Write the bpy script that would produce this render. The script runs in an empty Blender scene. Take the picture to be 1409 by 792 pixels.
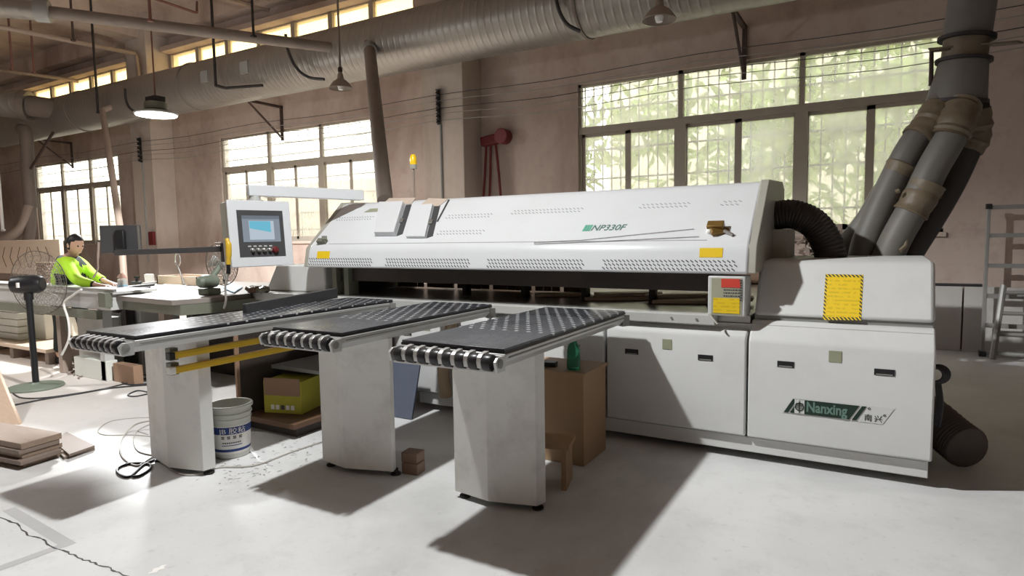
import bpy, bmesh, math, random
from mathutils import Vector, Matrix
random.seed(7)
SC = bpy.context.scene
COL = SC.collection
PI = math.pi

# ------------------------------------------------------------------ camera
F, CX, CY, H = 865.0, 704.5, 396.0, 1.5          # focal length and centre for a 1409x792 frame, eye height
def _ray(px, py): return Vector(((px - CX) / F, -(py - CY) / F, -1.0))
_X = -_ray(-784, 348).normalized()
_Y = _ray(1210, 317).normalized()
_Y = (_Y - _X * _X.dot(_Y)).normalized()
_Z = _X.cross(_Y)
R3 = Matrix((_X, _Y, _Z))                         # camera axes -> world axes
EYE = Vector((0, 0, H))
def at(px, py, x=None, y=None, z=None):
    """the place in the room that the sight line through a point of the photograph meets on a given plane"""
    d = R3 @ _ray(px, py)
    if z is not None: t = (z - H) / d.z
    elif x is not None: t = x / d.x
    else: t = y / d.y
    return EYE + d * t
cam_d = bpy.data.cameras.new('camera'); cam_d.sensor_width = 36; cam_d.lens = 36 * F / 1409
cam_d.clip_start = 0.05; cam_d.clip_end = 200
cam = bpy.data.objects.new('camera', cam_d); COL.objects.link(cam)
cam.matrix_world = Matrix.Translation(EYE) @ R3.to_4x4()
SC.camera = cam
SC.view_settings.view_transform = 'Standard'; SC.view_settings.look = 'None'
SC.view_settings.gamma = 1; SC.view_settings.use_curve_mapping = False
SC.view_settings.exposure = 0.0

# ------------------------------------------------------------------ materials
def srgb(r, g, b):
    f = lambda c: (c / 255) / 12.92 if c / 255 <= 0.04045 else ((c / 255 + 0.055) / 1.055) ** 2.4
    return (f(r), f(g), f(b), 1)
class N:
    """tiny node-graph helper"""
    def __init__(s, name):
        s.m = bpy.data.materials.new(name); s.m.use_nodes = True
        s.t = s.m.node_tree; s.t.nodes.clear()
        s.out = s.t.nodes.new('ShaderNodeOutputMaterial')
    def n(s, kind, **kw):
        o = s.t.nodes.new(kind)
        for k, v in kw.items():
            if k.startswith('i_'):
                key = k[2:]
                key = int(key) if key.isdigit() else key.replace('_', ' ')
                o.inputs[key].default_value = v
            else: setattr(o, k, v)
        return o
    def l(s, a, b): s.t.links.new(a, b)
    def math(s, op, a, b=None, clamp=False):
        o = s.t.nodes.new('ShaderNodeMath'); o.operation = op; o.use_clamp = clamp
        for i, v in enumerate((a, b)):
            if v is None: continue
            if isinstance(v, (int, float)): o.inputs[i].default_value = v
            else: s.l(v, o.inputs[i])
        return o.outputs[0]
    def mix(s, fac, a, b):
        o = s.t.nodes.new('ShaderNodeMix'); o.data_type = 'RGBA'
        for i, v in ((0, fac), (6, a), (7, b)):
            if isinstance(v, (int, float)): o.inputs[i].default_value = v
            elif isinstance(v, tuple): o.inputs[i].default_value = v
            else: s.l(v, o.inputs[i])
        return o.outputs[2]
    def noise(s, scale, detail=4, rough=0.55, vec=None, dist=0.0):
        o = s.n('ShaderNodeTexNoise'); o.inputs['Scale'].default_value = scale
        o.inputs['Detail'].default_value = detail; o.inputs['Roughness'].default_value = rough
        o.inputs['Distortion'].default_value = dist
        if vec is not None: s.l(vec, o.inputs['Vector'])
        return o.outputs[0]
    def ramp(s, fac, stops):
        o = s.n('ShaderNodeValToRGB'); e = o.color_ramp.elements
        while len(e) < len(stops): e.new(0.5)
        for q, (p, c) in zip(e, stops): q.position = p; q.color = c if len(c) == 4 else (*c, 1)
        s.l(fac, o.inputs[0]); return o.outputs[0]
    def coord(s, kind='Object'):
        return s.n('ShaderNodeTexCoord').outputs[kind]
    def pos(s): return s.n('ShaderNodeNewGeometry').outputs['Position']
    def bsdf(s, col, rough=0.6, metal=0.0, spec=0.5, bump=None, bdist=0.01, bstr=0.4, **kw):
        b = s.n('ShaderNodeBsdfPrincipled')
        for k, v in (('Base Color', col), ('Roughness', rough), ('Metallic', metal), ('Specular IOR Level', spec)):
            if isinstance(v, (int, float, tuple)): b.inputs[k].default_value = v
            else: s.l(v, b.inputs[k])
        for k, v in kw.items(): b.inputs[k.replace('_', ' ')].default_value = v
        if bump is not None:
            bm_ = s.n('ShaderNodeBump'); bm_.inputs['Strength'].default_value = bstr
            bm_.inputs['Distance'].default_value = bdist
            s.l(bump, bm_.inputs['Height']); s.l(bm_.outputs[0], b.inputs['Normal'])
        s.l(b.outputs[0], s.out.inputs[0]); return b
def scale_c(c, k): return (min(c[0] * k, 1), min(c[1] * k, 1), min(c[2] * k, 1), 1)
def mat(name, c, rough=0.6, metal=0.0, var=0.12, nscale=6.0, spec=0.4, bump=0.0, dirt=None, dscale=2.5, damt=0.35):
    """painted / plain surface: base colour with mottling, optional dirt blotches"""
    g = N(name); p = g.pos()
    n1 = g.noise(nscale, 5, 0.6, p)
    col = g.mix(n1, scale_c(c, 1 - var), scale_c(c, 1 + var))
    if dirt:
        n2 = g.noise(dscale, 7, 0.65, p)
        m = g.ramp(n2, [(0.50, (0, 0, 0, 1)), (0.72, (damt,) * 3 + (1,))])
        col = g.mix(m, col, dirt)
    g.bsdf(col, rough, metal, spec, bump=n1 if bump else None, bstr=bump)
    return g.m
M = {}
M['white'] = mat('white_paint', (0.61, 0.615, 0.605, 1), 0.42, var=0.03, dirt=(0.42, 0.39, 0.34, 1), damt=0.22)
M['hoodwhite'] = mat('hood_white_paint', (0.67, 0.685, 0.70, 1), 0.30, var=0.02, dirt=(0.5, 0.48, 0.44, 1), damt=0.12)
M['pedwhite'] = mat('scuffed_white_paint', (0.76, 0.755, 0.725, 1), 0.5, var=0.04, dirt=(0.30, 0.28, 0.24, 1), damt=0.35, dscale=3.5)
M['greywhite'] = mat('grey_white_metal', (0.50, 0.50, 0.48, 1), 0.4, var=0.06, dirt=(0.25, 0.24, 0.21, 1), damt=0.3)
M['grey'] = mat('grey_metal', (0.25, 0.25, 0.235, 1), 0.5, var=0.1)
M['olivegrey'] = mat('olive_grey_metal', (0.16, 0.165, 0.125, 1), 0.45, var=0.1)
M['darkgrey'] = mat('dark_grey_metal', (0.06, 0.06, 0.062, 1), 0.45, var=0.15)
M['black'] = mat('black_plastic', (0.013, 0.013, 0.014, 1), 0.4, var=0.2)
M['rubber'] = mat('black_rubber', (0.022, 0.022, 0.024, 1), 0.35, var=0.2)
M['brownblack'] = mat('dark_brown_metal', (0.045, 0.035, 0.03, 1), 0.5, var=0.2, dirt=(0.10, 0.06, 0.04, 1))
M['slate'] = mat('slate_blue_board', (0.105, 0.12, 0.165, 1), 0.6, var=0.1, dirt=(0.07, 0.07, 0.08, 1))
M['yellow'] = mat('yellow_paint', (0.72, 0.46, 0.04, 1), 0.4, var=0.06)
M['sticker'] = mat('yellow_sticker', (0.78, 0.53, 0.012, 1), 0.45, var=0.04)
M['red'] = mat('red_print', (0.60, 0.06, 0.04, 1), 0.5, var=0.1)
M['darkred'] = mat('dark_red_paint', (0.13, 0.012, 0.014, 1), 0.5, var=0.2)
M['green'] = mat('dark_green_print', (0.010, 0.028, 0.020, 1), 0.45, var=0.1)
M['mint'] = mat('mint_print', (0.12, 0.42, 0.30, 1), 0.45, var=0.1)
M['minttint'] = mat('pale_mint_print', (0.60, 0.74, 0.68, 1), 0.4, var=0.04)
M['teal'] = mat('grey_green_print', (0.10, 0.19, 0.17, 1), 0.5, var=0.05)
M['tagolive'] = mat('olive_plate', (0.30, 0.31, 0.21, 1), 0.45, var=0.08)
M['blue'] = mat('navy_print', (0.018, 0.045, 0.20, 1), 0.45, var=0.1)
M['plastic'] = mat('white_plastic', (0.66, 0.665, 0.61, 1), 0.4, var=0.03, dirt=(0.45, 0.43, 0.36, 1), damt=0.2)
M['print'] = mat('dark_print', (0.07, 0.07, 0.08, 1), 0.6)
M['rail'] = mat('aluminium', (0.56, 0.56, 0.55, 1), 0.35, metal=0.35, var=0.05)
M['steel'] = mat('brushed_steel', (0.42, 0.41, 0.39, 1), 0.35, metal=0.8, var=0.1)
M['brass'] = mat('worn_brass', (0.22, 0.13, 0.035, 1), 0.4, metal=0.5, var=0.3)
M['rust'] = mat('rusty_rod', (0.05, 0.03, 0.024, 1), 0.7, var=0.3)
M['redrust'] = mat('red_brown_rod', (0.16, 0.07, 0.055, 1), 0.7, var=0.3)
M['pipe'] = mat('dusty_pipe', (0.19, 0.155, 0.13, 1), 0.6, var=0.15, dirt=(0.10, 0.08, 0.065, 1))
M['palepipe'] = mat('pale_conduit', (0.32, 0.25, 0.205, 1), 0.5, var=0.1)
M['hosegrey'] = mat('dusty_grey_hose', (0.115, 0.108, 0.098, 1), 0.55, var=0.15, dirt=(0.17, 0.14, 0.10, 1), dscale=4)
M['tape'] = mat('brown_tape', (0.13, 0.10, 0.065, 1), 0.5, var=0.3, nscale=14, bump=0.6)
M['blackhose'] = mat('black_ribbed_hose', (0.028, 0.022, 0.019, 1), 0.5, var=0.2)
M['brownhose'] = mat('brown_ribbed_hose', (0.36, 0.27, 0.18, 1), 0.5, var=0.15)
M['blackiron'] = mat('black_iron', (0.02, 0.017, 0.016, 1), 0.6, var=0.2)
M['cable'] = mat('dark_cable', (0.03, 0.028, 0.03, 1), 0.5)
M['greycable'] = mat('pale_cable', (0.45, 0.43, 0.39, 1), 0.5)
M['frame'] = mat('window_frame_metal', (0.34, 0.295, 0.24, 1), 0.45, var=0.1)
M['bars'] = mat('window_bars', (0.10, 0.09, 0.07, 1), 0.6)
M['paper'] = mat('paper', (0.82, 0.80, 0.76, 1), 0.7, var=0.03)
M['paleblue'] = mat('pale_blue_sheet', (0.38, 0.58, 0.72, 1), 0.6, var=0.08)
M['pink'] = mat('pale_pink_plastic', (0.62, 0.38, 0.30, 1), 0.5)
M['ladder'] = mat('dull_aluminium_ladder', (0.24, 0.235, 0.225, 1), 0.45, metal=0.2, var=0.08)
M['paleboard'] = mat('pale_wall_board', (0.42, 0.40, 0.38, 1), 0.6, var=0.05, dirt=(0.26, 0.22, 0.20, 1), damt=0.5, dscale=1.8)
M['carton'] = mat('brown_carton', (0.32, 0.20, 0.13, 1), 0.75, var=0.06)
M['cartonyellow'] = mat('yellow_green_carton', (0.42, 0.38, 0.045, 1), 0.7, var=0.08)
M['hat'] = mat('grey_enamel_shade', (0.25, 0.20, 0.16, 1), 0.5, var=0.1)
M['fangreen'] = mat('dull_green_base', (0.17, 0.20, 0.155, 1), 0.5, var=0.15, dirt=(0.4, 0.38, 0.33, 1))
M['wire'] = mat('wire_cage_metal', (0.27, 0.235, 0.20, 1), 0.4, metal=0.4)
M['skin'] = mat('skin', (0.52, 0.31, 0.22, 1), 0.55, var=0.05, nscale=20)
M['hair'] = mat('black_hair', (0.012, 0.011, 0.011, 1), 0.5, var=0.4, nscale=60)
M['lime'] = mat('lime_cloth', (0.46, 0.78, 0.03, 1), 0.75, var=0.14, nscale=9, bump=0.3)
M['darkcloth'] = mat('dark_cloth', (0.022, 0.032, 0.03, 1), 0.8, var=0.2)
M['leaf'] = mat('leaf', (0.34, 0.46, 0.13, 1), 0.6, var=0.45, nscale=1.5)
M['amber'] = mat('amber_lens', (0.95, 0.60, 0.02, 1), 0.25, var=0.03)

def wood(name, c, dark, scale=(1, 14, 14), rough=0.6):
    g = N(name); mp = g.n('ShaderNodeMapping'); mp.inputs['Scale'].default_value = scale
    g.l(g.pos(), mp.inputs['Vector'])
    n = g.noise(3.0, 6, 0.65, mp.outputs[0], 0.6)
    n2 = g.noise(1.3, 3, 0.5, g.pos())
    c1 = g.mix(n, dark, c); c2 = g.mix(g.math('MULTIPLY', n2, 0.5), c1, scale_c(c, 0.75))
    g.bsdf(c2, rough, bump=n, bstr=0.15)
    return g.m
M['wood'] = wood('pine_board', (0.52, 0.36, 0.23, 1), (0.33, 0.21, 0.13, 1))
M['woodx'] = wood('board_edge', (0.32, 0.235, 0.175, 1), (0.19, 0.13, 0.09, 1))
M['plywood'] = wood('tan_plywood', (0.40, 0.255, 0.145, 1), (0.30, 0.185, 0.10, 1), (1.2, 1.2, 8))
M['greywood'] = wood('weathered_board', (0.25, 0.19, 0.155, 1), (0.16, 0.115, 0.09, 1), (8, 1, 8))
M['palewood'] = wood('pale_board', (0.70, 0.56, 0.43, 1), (0.58, 0.44, 0.33, 1), (1, 2, 10))
M['brownboard'] = wood('brown_board', (0.16, 0.085, 0.045, 1), (0.09, 0.045, 0.025, 1), (3, 3, 12))

# concrete floor: mottled grey with dust, trowel clouds and stains
g = N('concrete_floor'); p = g.pos()
a = g.noise(0.55, 8, 0.62, p, 0.4); b = g.noise(3.5, 8, 0.7, p); c = g.noise(22, 4, 0.6, p)
k = g.ramp(a, [(0.30, (0.42, 0.42, 0.415, 1)), (0.50, (0.58, 0.58, 0.575, 1)), (0.72, (0.68, 0.68, 0.67, 1))])
k = g.mix(g.ramp(b, [(0.52, (0, 0, 0, 1)), (0.75, (0.45,) * 3 + (1,))]), k, (0.40, 0.395, 0.38, 1))
k = g.mix(g.ramp(c, [(0.60, (0, 0, 0, 1)), (0.72, (0.25,) * 3 + (1,))]), k, (0.30, 0.285, 0.26, 1))
# warmer tint towards the far left
sx = g.n('ShaderNodeSeparateXYZ'); g.l(p, sx.inputs[0])
wm = g.n('ShaderNodeMapRange'); wm.inputs[1].default_value = -4; wm.inputs[2].default_value = -9
g.l(sx.outputs[0], wm.inputs[0])
k = g.mix(g.math('MULTIPLY', wm.outputs[0], 0.8), k, (0.62, 0.53, 0.46, 1))
g.bsdf(k, g.ramp(a, [(0.3, (0.42,) * 3 + (1,)), (0.7, (0.62,) * 3 + (1,))]), spec=0.35, bump=b, bstr=0.12)
M['floor'] = g.m

def plaster(name, c, c2, c3):
    g = N(name); p = g.pos()
    mp = g.n('ShaderNodeMapping'); mp.inputs['Scale'].default_value = (1, 1, 0.45); g.l(p, mp.inputs[0])
    a = g.noise(0.5, 7, 0.62, mp.outputs[0], 0.5); b = g.noise(4.5, 7, 0.7, p)
    k = g.ramp(a, [(0.32, c2), (0.5, c), (0.7, c3)])
    k = g.mix(g.ramp(b, [(0.5, (0, 0, 0, 1)), (0.75, (0.4,) * 3 + (1,))]), k, c2)
    g.bsdf(k, 0.85, spec=0.2, bump=b, bstr=0.25, bdist=0.02)
    return g.m
M['wall'] = plaster('stained_plaster', (0.44, 0.35, 0.30, 1), (0.27, 0.19, 0.16, 1), (0.52, 0.44, 0.385, 1))
M['column'] = plaster('concrete_column', (0.47, 0.40, 0.345, 1), (0.36, 0.29, 0.24, 1), (0.53, 0.46, 0.40, 1))
M['ceil'] = plaster('raw_concrete_ceiling', (0.48, 0.385, 0.325, 1), (0.29, 0.20, 0.165, 1), (0.58, 0.49, 0.43, 1))
M['ledge'] = plaster('pale_ledge', (0.46, 0.37, 0.31, 1), (0.36, 0.28, 0.23, 1), (0.52, 0.44, 0.37, 1))

# spiral duct: fine helical seams along x
g = N('spiral_duct'); p = g.pos()
w = g.n('ShaderNodeTexWave', wave_type='BANDS', bands_direction='X'); w.inputs['Scale'].default_value = 2.6
w.inputs['Distortion'].default_value = 0.6; w.inputs['Detail'].default_value = 1.0; g.l(p, w.inputs['Vector'])
a = g.noise(1.1, 6, 0.65, p)
k = g.mix(a, (0.20, 0.18, 0.155, 1), (0.34, 0.315, 0.285, 1))
g.bsdf(k, 0.40, 0.55, bump=g.math('POWER', w.outputs[1], 6.0), bstr=0.25, bdist=0.015)
M['duct'] = g.m

def dots(name):
    """dark laminate with staggered pale air nozzles; the first half metre is plain"""
    g = N(name); o = g.coord('Object')
    s = g.n('ShaderNodeSeparateXYZ'); g.l(o, s.inputs[0]); px = 0.077
    u = g.math('DIVIDE', s.outputs[0], px); v = g.math('DIVIDE', s.outputs[1], px * 0.9)
    row = g.math('FLOOR', v); half = g.math('MULTIPLY', g.math('MODULO', g.math('ABSOLUTE', row), 2.0), 0.5)
    fu = g.math('SUBTRACT', g.math('FRACT', g.math('ADD', g.math('ADD', u, half), 50.0)), 0.5)
    fv = g.math('MULTIPLY', g.math('SUBTRACT', g.math('FRACT', v), 0.5), 0.9)
    d = g.math('SQRT', g.math('ADD', g.math('MULTIPLY', fu, fu), g.math('MULTIPLY', fv, fv)))
    m = g.math('LESS_THAN', d, 0.165)
    n = g.noise(2.2, 5, 0.6, o)
    base = g.mix(n, (0.024, 0.026, 0.032, 1), (0.055, 0.058, 0.068, 1))
    lim = g.math('GREATER_THAN', s.outputs[1], 0.48)
    k = g.mix(g.math('MULTIPLY', m, lim), base, (0.62, 0.64, 0.64, 1))
    g.bsdf(k, g.ramp(n, [(0.3, (0.22,) * 3 + (1,)), (0.7, (0.36,) * 3 + (1,))]), spec=0.7)
    return g.m
M['airtop'] = dots('air_table_laminate')

def stripes(name, ca, cb, sc=60.0):
    g = N(name); p = g.pos(); s = g.n('ShaderNodeSeparateXYZ'); g.l(p, s.inputs[0])
    f = g.math('FRACT', g.math('MULTIPLY', g.math('ADD', s.outputs[0], s.outputs[2]), sc))
    g.bsdf(g.mix(g.math('GREATER_THAN', f, 0.5), ca, cb), 0.5); return g.m
M['hazard'] = stripes('hazard_edge', (0.78, 0.56, 0.02, 1), (0.03, 0.025, 0.02, 1), 45)

def textlines(name, base, ink, sc=90.0, amt=0.35):
    g = N(name); p = g.pos(); s = g.n('ShaderNodeSeparateXYZ'); g.l(p, s.inputs[0])
    f = g.math('GREATER_THAN', g.math('FRACT', g.math('MULTIPLY', s.outputs[2], sc)), 0.55)
    n = g.math('GREATER_THAN', g.noise(38, 2, 0.5, p), 0.47)
    g.bsdf(g.mix(g.math('MULTIPLY', g.math('MULTIPLY', f, n), amt), base, ink), 0.5); return g.m
M['stickertext'] = textlines('yellow_notice', (0.80, 0.55, 0.012, 1), (0.30, 0.19, 0.005, 1), 42.0, 0.28)

def glass(name, tint, trans=0.72, glow=(0.92, 0.91, 0.84, 1)):
    g = N(name)
    tr = g.n('ShaderNodeBsdfTransparent'); tr.inputs[0].default_value = tint
    df = g.n('ShaderNodeBsdfTranslucent'); df.inputs[0].default_value = glow
    gl = g.n('ShaderNodeBsdfGlossy'); gl.inputs['Roughness'].default_value = 0.22
    n = g.noise(1.6, 5, 0.6, g.pos())
    m1 = g.n('ShaderNodeMixShader'); m2 = g.n('ShaderNodeMixShader'); m2.inputs[0].default_value = 0.025
    g.l(g.math('ADD', g.math('MULTIPLY', n, 0.3), 0.85 - trans), m1.inputs[0])
    g.l(tr.outputs[0], m1.inputs[1]); g.l(df.outputs[0], m1.inputs[2])
    g.l(m1.outputs[0], m2.inputs[1]); g.l(gl.outputs[0], m2.inputs[2])
    g.l(m2.outputs[0], g.out.inputs[0]); return g.m
M['glass'] = glass('dusty_glass', (0.97, 0.98, 0.95, 1))
M['amberglass'] = glass('yellowed_glass', (0.97, 0.86, 0.62, 1), 0.64, (0.90, 0.76, 0.48, 1))
g = N('green_bottle_glass')
g.bsdf((0.05, 0.30, 0.16, 1), 0.08, spec=0.6, Transmission_Weight=0.75, IOR=1.3); M['bottle'] = g.m
g = N('clear_plastic'); g.bsdf((0.75, 0.74, 0.70, 1), 0.15, Transmission_Weight=0.4, IOR=1.2); M['clear'] = g.m
def emit(name, c, s):
    g = N(name); e = g.n('ShaderNodeEmission'); e.inputs[0].default_value = c; e.inputs[1].default_value = s
    g.l(e.outputs[0], g.out.inputs[0]); return g.m
M['lampface'] = emit('lamp_diffuser', (1, 0.97, 0.92, 1), 9.0)
M['screenbar'] = emit('screen_title', (0.20, 0.23, 0.27, 1), 0.8)
M['screenblue'] = emit('screen_blue', (0.20, 0.60, 0.78, 1), 0.8)
M['screenpale'] = emit('screen_pale', (0.52, 0.60, 0.68, 1), 0.9)
M['screengrey'] = emit('screen_grey', (0.33, 0.38, 0.44, 1), 0.75)
M['lampwarm'] = emit('indicator_glow', (1.0, 0.62, 0.05, 1), 1.1)
# corrugated pale sheet outside
g = N('corrugated_sheet'); p = g.pos()
w = g.n('ShaderNodeTexWave', wave_type='BANDS', bands_direction='X'); w.inputs['Scale'].default_value = 1.6; g.l(p, w.inputs['Vector'])
k = g.mix(g.noise(0.8, 5, 0.6, p), (0.74, 0.68, 0.58, 1), (0.86, 0.82, 0.74, 1))
g.bsdf(k, 0.7, bump=w.outputs[1], bdist=0.06, bstr=0.8); M['corrugated'] = g.m

# ------------------------------------------------------------------ mesh helper
class MB:
    def __init__(s): s.v = []; s.f = []; s.mi = []; s.cur = 0
    def mat_index(s, i): s.cur = i; return s
    def _add(s, vs, fs):
        o = len(s.v); s.v += [tuple(v) for v in vs]
        for f in fs: s.f.append(tuple(o + i for i in f)); s.mi.append(s.cur)
        return s
    def box(s, a, b):
        (x0, y0, z0), (x1, y1, z1) = a, b
        x0, x1 = min(x0, x1), max(x0, x1); y0, y1 = min(y0, y1), max(y0, y1); z0, z1 = min(z0, z1), max(z0, z1)
        return s._add([(x0, y0, z0), (x1, y0, z0), (x1, y1, z0), (x0, y1, z0), (x0, y0, z1), (x1, y0, z1), (x1, y1, z1), (x0, y1, z1)],
                      [(3, 2, 1, 0), (4, 5, 6, 7), (0, 1, 5, 4), (1, 2, 6, 5), (2, 3, 7, 6), (3, 0, 4, 7)])
    def obox(s, c, size, rz=0, rx=0, ry=0):
        m = Matrix.Translation(Vector(c)) @ Matrix.Rotation(rz, 4, 'Z') @ Matrix.Rotation(ry, 4, 'Y') @ Matrix.Rotation(rx, 4, 'X')
        hx, hy, hz = (q / 2 for q in size)
        vs = [m @ Vector((x, y, z)) for z in (-hz, hz) for x, y in ((-hx, -hy), (hx, -hy), (hx, hy), (-hx, hy))]
        return s._add(vs, [(3, 2, 1, 0), (4, 5, 6, 7), (0, 1, 5, 4), (1, 2, 6, 5), (2, 3, 7, 6), (3, 0, 4, 7)])
    def slab(s, quad, n, t):
        """a four-cornered plate of thickness t laid along direction n"""
        n = Vector(n).normalized() * t; q = [Vector(p) for p in quad]
        return s._add(q + [p + n for p in q], [(3, 2, 1, 0), (4, 5, 6, 7), (0, 1, 5, 4), (1, 2, 6, 5), (2, 3, 7, 6), (3, 0, 4, 7)])
    def prism(s, pts, axis, a, b):
        """polygon extruded along an axis; pts are the other two coordinates in order"""
        def P(p, t):
            if axis == 'x': return (t, p[0], p[1])
            if axis == 'y': return (p[0], t, p[1])
            return (p[0], p[1], t)
        n = len(pts); vs = [P(p, a) for p in pts] + [P(p, b) for p in pts]
        fs = [tuple(range(n)), tuple(range(2 * n - 1, n - 1, -1))]
        for i in range(n):
            j = (i + 1) % n; fs.append((i, i + n, j + n, j))
        return s._add(vs, fs)
    def tube(s, path, r, seg=10, cap=True, closed=False):
        P = [Vector(p) for p in path]; n = len(P)
        rr = r if isinstance(r, (list, tuple)) else [r] * n
        T = []
        for i in range(n):
            if closed: t = P[(i + 1) % n] - P[i - 1]
            else: t = P[min(i + 1, n - 1)] - P[max(i - 1, 0)]
            T.append(t.normalized() if t.length > 1e-9 else Vector((0, 0, 1)))
        u = T[0].orthogonal().normalized(); vs = []; fs = []
        for i in range(n):
            u = (u - T[i] * u.dot(T[i]))
            u = u.normalized() if u.length > 1e-6 else T[i].orthogonal().normalized()
            w = T[i].cross(u)
            for k in range(seg):
                a = 2 * PI * k / seg
                vs.append(P[i] + (u * math.cos(a) + w * math.sin(a)) * rr[i])
        m = n if closed else n - 1
        for i in range(m):
            for k in range(seg):
                k2 = (k + 1) % seg; j = (i + 1) % n
                fs.append((i * seg + k, i * seg + k2, j * seg + k2, j * seg + k))
        if cap and not closed:
            fs.append(tuple(range(seg - 1, -1, -1))); fs.append(tuple((n - 1) * seg + k for k in range(seg)))
        return s._add(vs, fs)
    def cyl(s, a, b, r, seg=14): return s.tube([a, b], r, seg)
    def lathe(s, prof, c=(0, 0, 0), seg=28, axis=(0, 0, 1), cap=True):
        """profile [(radius, height)] turned round an axis through c"""
        z = Vector(axis).normalized(); u = z.orthogonal().normalized(); w = z.cross(u); c = Vector(c)
        vs = []; fs = []; n = len(prof)
        for r, h in prof:
            for k in range(seg):
                a = 2 * PI * k / seg
                vs.append(c + z * h + (u * math.cos(a) + w * math.sin(a)) * max(r, 1e-4))
        for i in range(n - 1):
            for k in range(seg):
                k2 = (k + 1) % seg
                fs.append((i * seg + k, i * seg + k2, (i + 1) * seg + k2, (i + 1) * seg + k))
        if cap: fs.append(tuple(range(seg - 1, -1, -1))); fs.append(tuple((n - 1) * seg + k for k in range(seg)))
        return s._add(vs, fs)
    def ball(s, c, r, seg=12, rings=8, sc=(1, 1, 1)):
        prof = [(math.sin(PI * i / rings), -math.cos(PI * i / rings)) for i in range(rings + 1)]
        o = len(s.v); s.lathe(prof, (0, 0, 0), seg)
        for i in range(o, len(s.v)):
            x, y, z = s.v[i]; s.v[i] = (c[0] + x * r * sc[0], c[1] + y * r * sc[1], c[2] + z * r * sc[2])
        return s
    def build(s, name, m, parent=None, bevel=0.0, smooth=True, sub=0, label=None, angle=35):
        me = bpy.data.meshes.new(name)
        off = parent_loc(parent)
        me.from_pydata([(x - off.x, y - off.y, z - off.z) for x, y, z in s.v], [], s.f)
        ms = m if isinstance(m, (list, tuple)) else [m]
        for q in ms: me.materials.append(M[q] if isinstance(q, str) else q)
        for p_, i in zip(me.polygons, s.mi): p_.material_index = min(i, len(ms) - 1)
        b = bmesh.new(); b.from_mesh(me); bmesh.ops.recalc_face_normals(b, faces=b.faces); b.to_mesh(me); b.free()
        if smooth:
            for p_ in me.polygons: p_.use_smooth = True
            me.set_sharp_from_angle(angle=math.radians(angle))
        me.update()
        o = bpy.data.objects.new(name, me); COL.objects.link(o)
        if parent is not None: o.parent = parent
        if bevel:
            bv = o.modifiers.new('bevel', 'BEVEL'); bv.width = bevel; bv.segments = 3
            bv.limit_method = 'ANGLE'; bv.angle_limit = math.radians(40)
            bv.harden_normals = False
        if sub:
            sb = o.modifiers.new('sub', 'SUBSURF'); sb.levels = sub; sb.render_levels = sub
        if label: o['label'] = label
        return o
def parent_loc(p):
    v = Vector((0, 0, 0))
    while p is not None: v += p.location; p = p.parent
    return v
def tag(o, label, cat, group=None, kind=None):
    o['label'] = label; o['category'] = cat
    if group: o['group'] = group
    if kind: o['kind'] = kind
    return o
def thing(name, label, cat, loc=(0, 0, 0), group=None):
    o = bpy.data.objects.new(name, None); COL.objects.link(o); o.location = loc
    o.empty_display_size = 0.1
    return tag(o, label, cat, group)
def struct(o, label=None):
    o['kind'] = 'structure'
    if label: o['label'] = label
    return o
def dup(o, parent=None, loc=None):
    c = o.copy(); COL.objects.link(c)
    if parent is not None: c.parent = parent
    if loc is not None: c.location = loc
    for ch in [q for q in o.children]: dup(ch, c)
    return c
def arc(c, r, a0, a1, n, plane='xy'):
    out = []
    for i in range(n + 1):
        a = a0 + (a1 - a0) * i / n; u, v = r * math.cos(a), r * math.sin(a)
        out.append({'xy': (c[0] + u, c[1] + v, c[2]), 'xz': (c[0] + u, c[1], c[2] + v), 'yz': (c[0], c[1] + u, c[2] + v)}[plane])
    return out
def spline(pts, n=8):
    """smooth path through points"""
    P = [Vector(p) for p in pts]; out = []
    for i in range(len(P) - 1):
        p0, p1, p2, p3 = P[max(i - 1, 0)], P[i], P[i + 1], P[min(i + 2, len(P) - 1)]
        for k in range(n):
            t = k / n
            out.append(0.5 * ((2 * p1) + (p2 - p0) * t + (2 * p0 - 5 * p1 + 4 * p2 - p3) * t * t + (3 * p1 - p0 - 3 * p2 + p3) * t ** 3))
    out.append(P[-1]); return out
def text_mesh(s, size, name, m, parent, origin, right, up, depth=0.0008, shear=0.0, xs=1.0, label=None, width=None, bold=0.0):
    """lettering as a thin mesh; origin is the lower left corner, right and up are the writing directions"""
    cu = bpy.data.curves.new('lettering', 'FONT'); cu.body = s; cu.size = size; cu.extrude = depth; cu.shear = shear
    cu.resolution_u = 3; cu.offset = bold
    tmp = bpy.data.objects.new('lettering', cu); COL.objects.link(tmp)
    dg = bpy.context.evaluated_depsgraph_get()
    me = bpy.data.meshes.new_from_object(tmp.evaluated_get(dg))
    bpy.data.objects.remove(tmp); bpy.data.curves.remove(cu)
    if width: xs = width / max(v.co.x for v in me.vertices)
    r = Vector(right).normalized(); u = Vector(up).normalized(); n = r.cross(u)
    off = parent_loc(parent); o0 = Vector(origin)
    for v in me.vertices:
        v.co = o0 + r * v.co.x * xs + u * v.co.y + n * v.co.z - off
    me.materials.clear(); me.materials.append(M[m]); me.name = name
    o = bpy.data.objects.new(name, me); COL.objects.link(o); o.parent = parent
    if label: o['label'] = label
    return o
# ================================================================== THE SETTING
def at_plane(px, py, p0, n):
    d = R3 @ _ray(px, py); n = Vector(n); return EYE + d * ((Vector(p0) - EYE).dot(n) / d.dot(n))
YW = 9.6
X0, X1, YF, ZC = -25.5, 11.0, -9.0, 7.0
fl = MB().box((X0, YF - 6, -0.25), (X1, YW + 0.3, 0)).build('floor', 'floor'); struct(fl, 'pale dusty concrete workshop floor')
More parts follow.
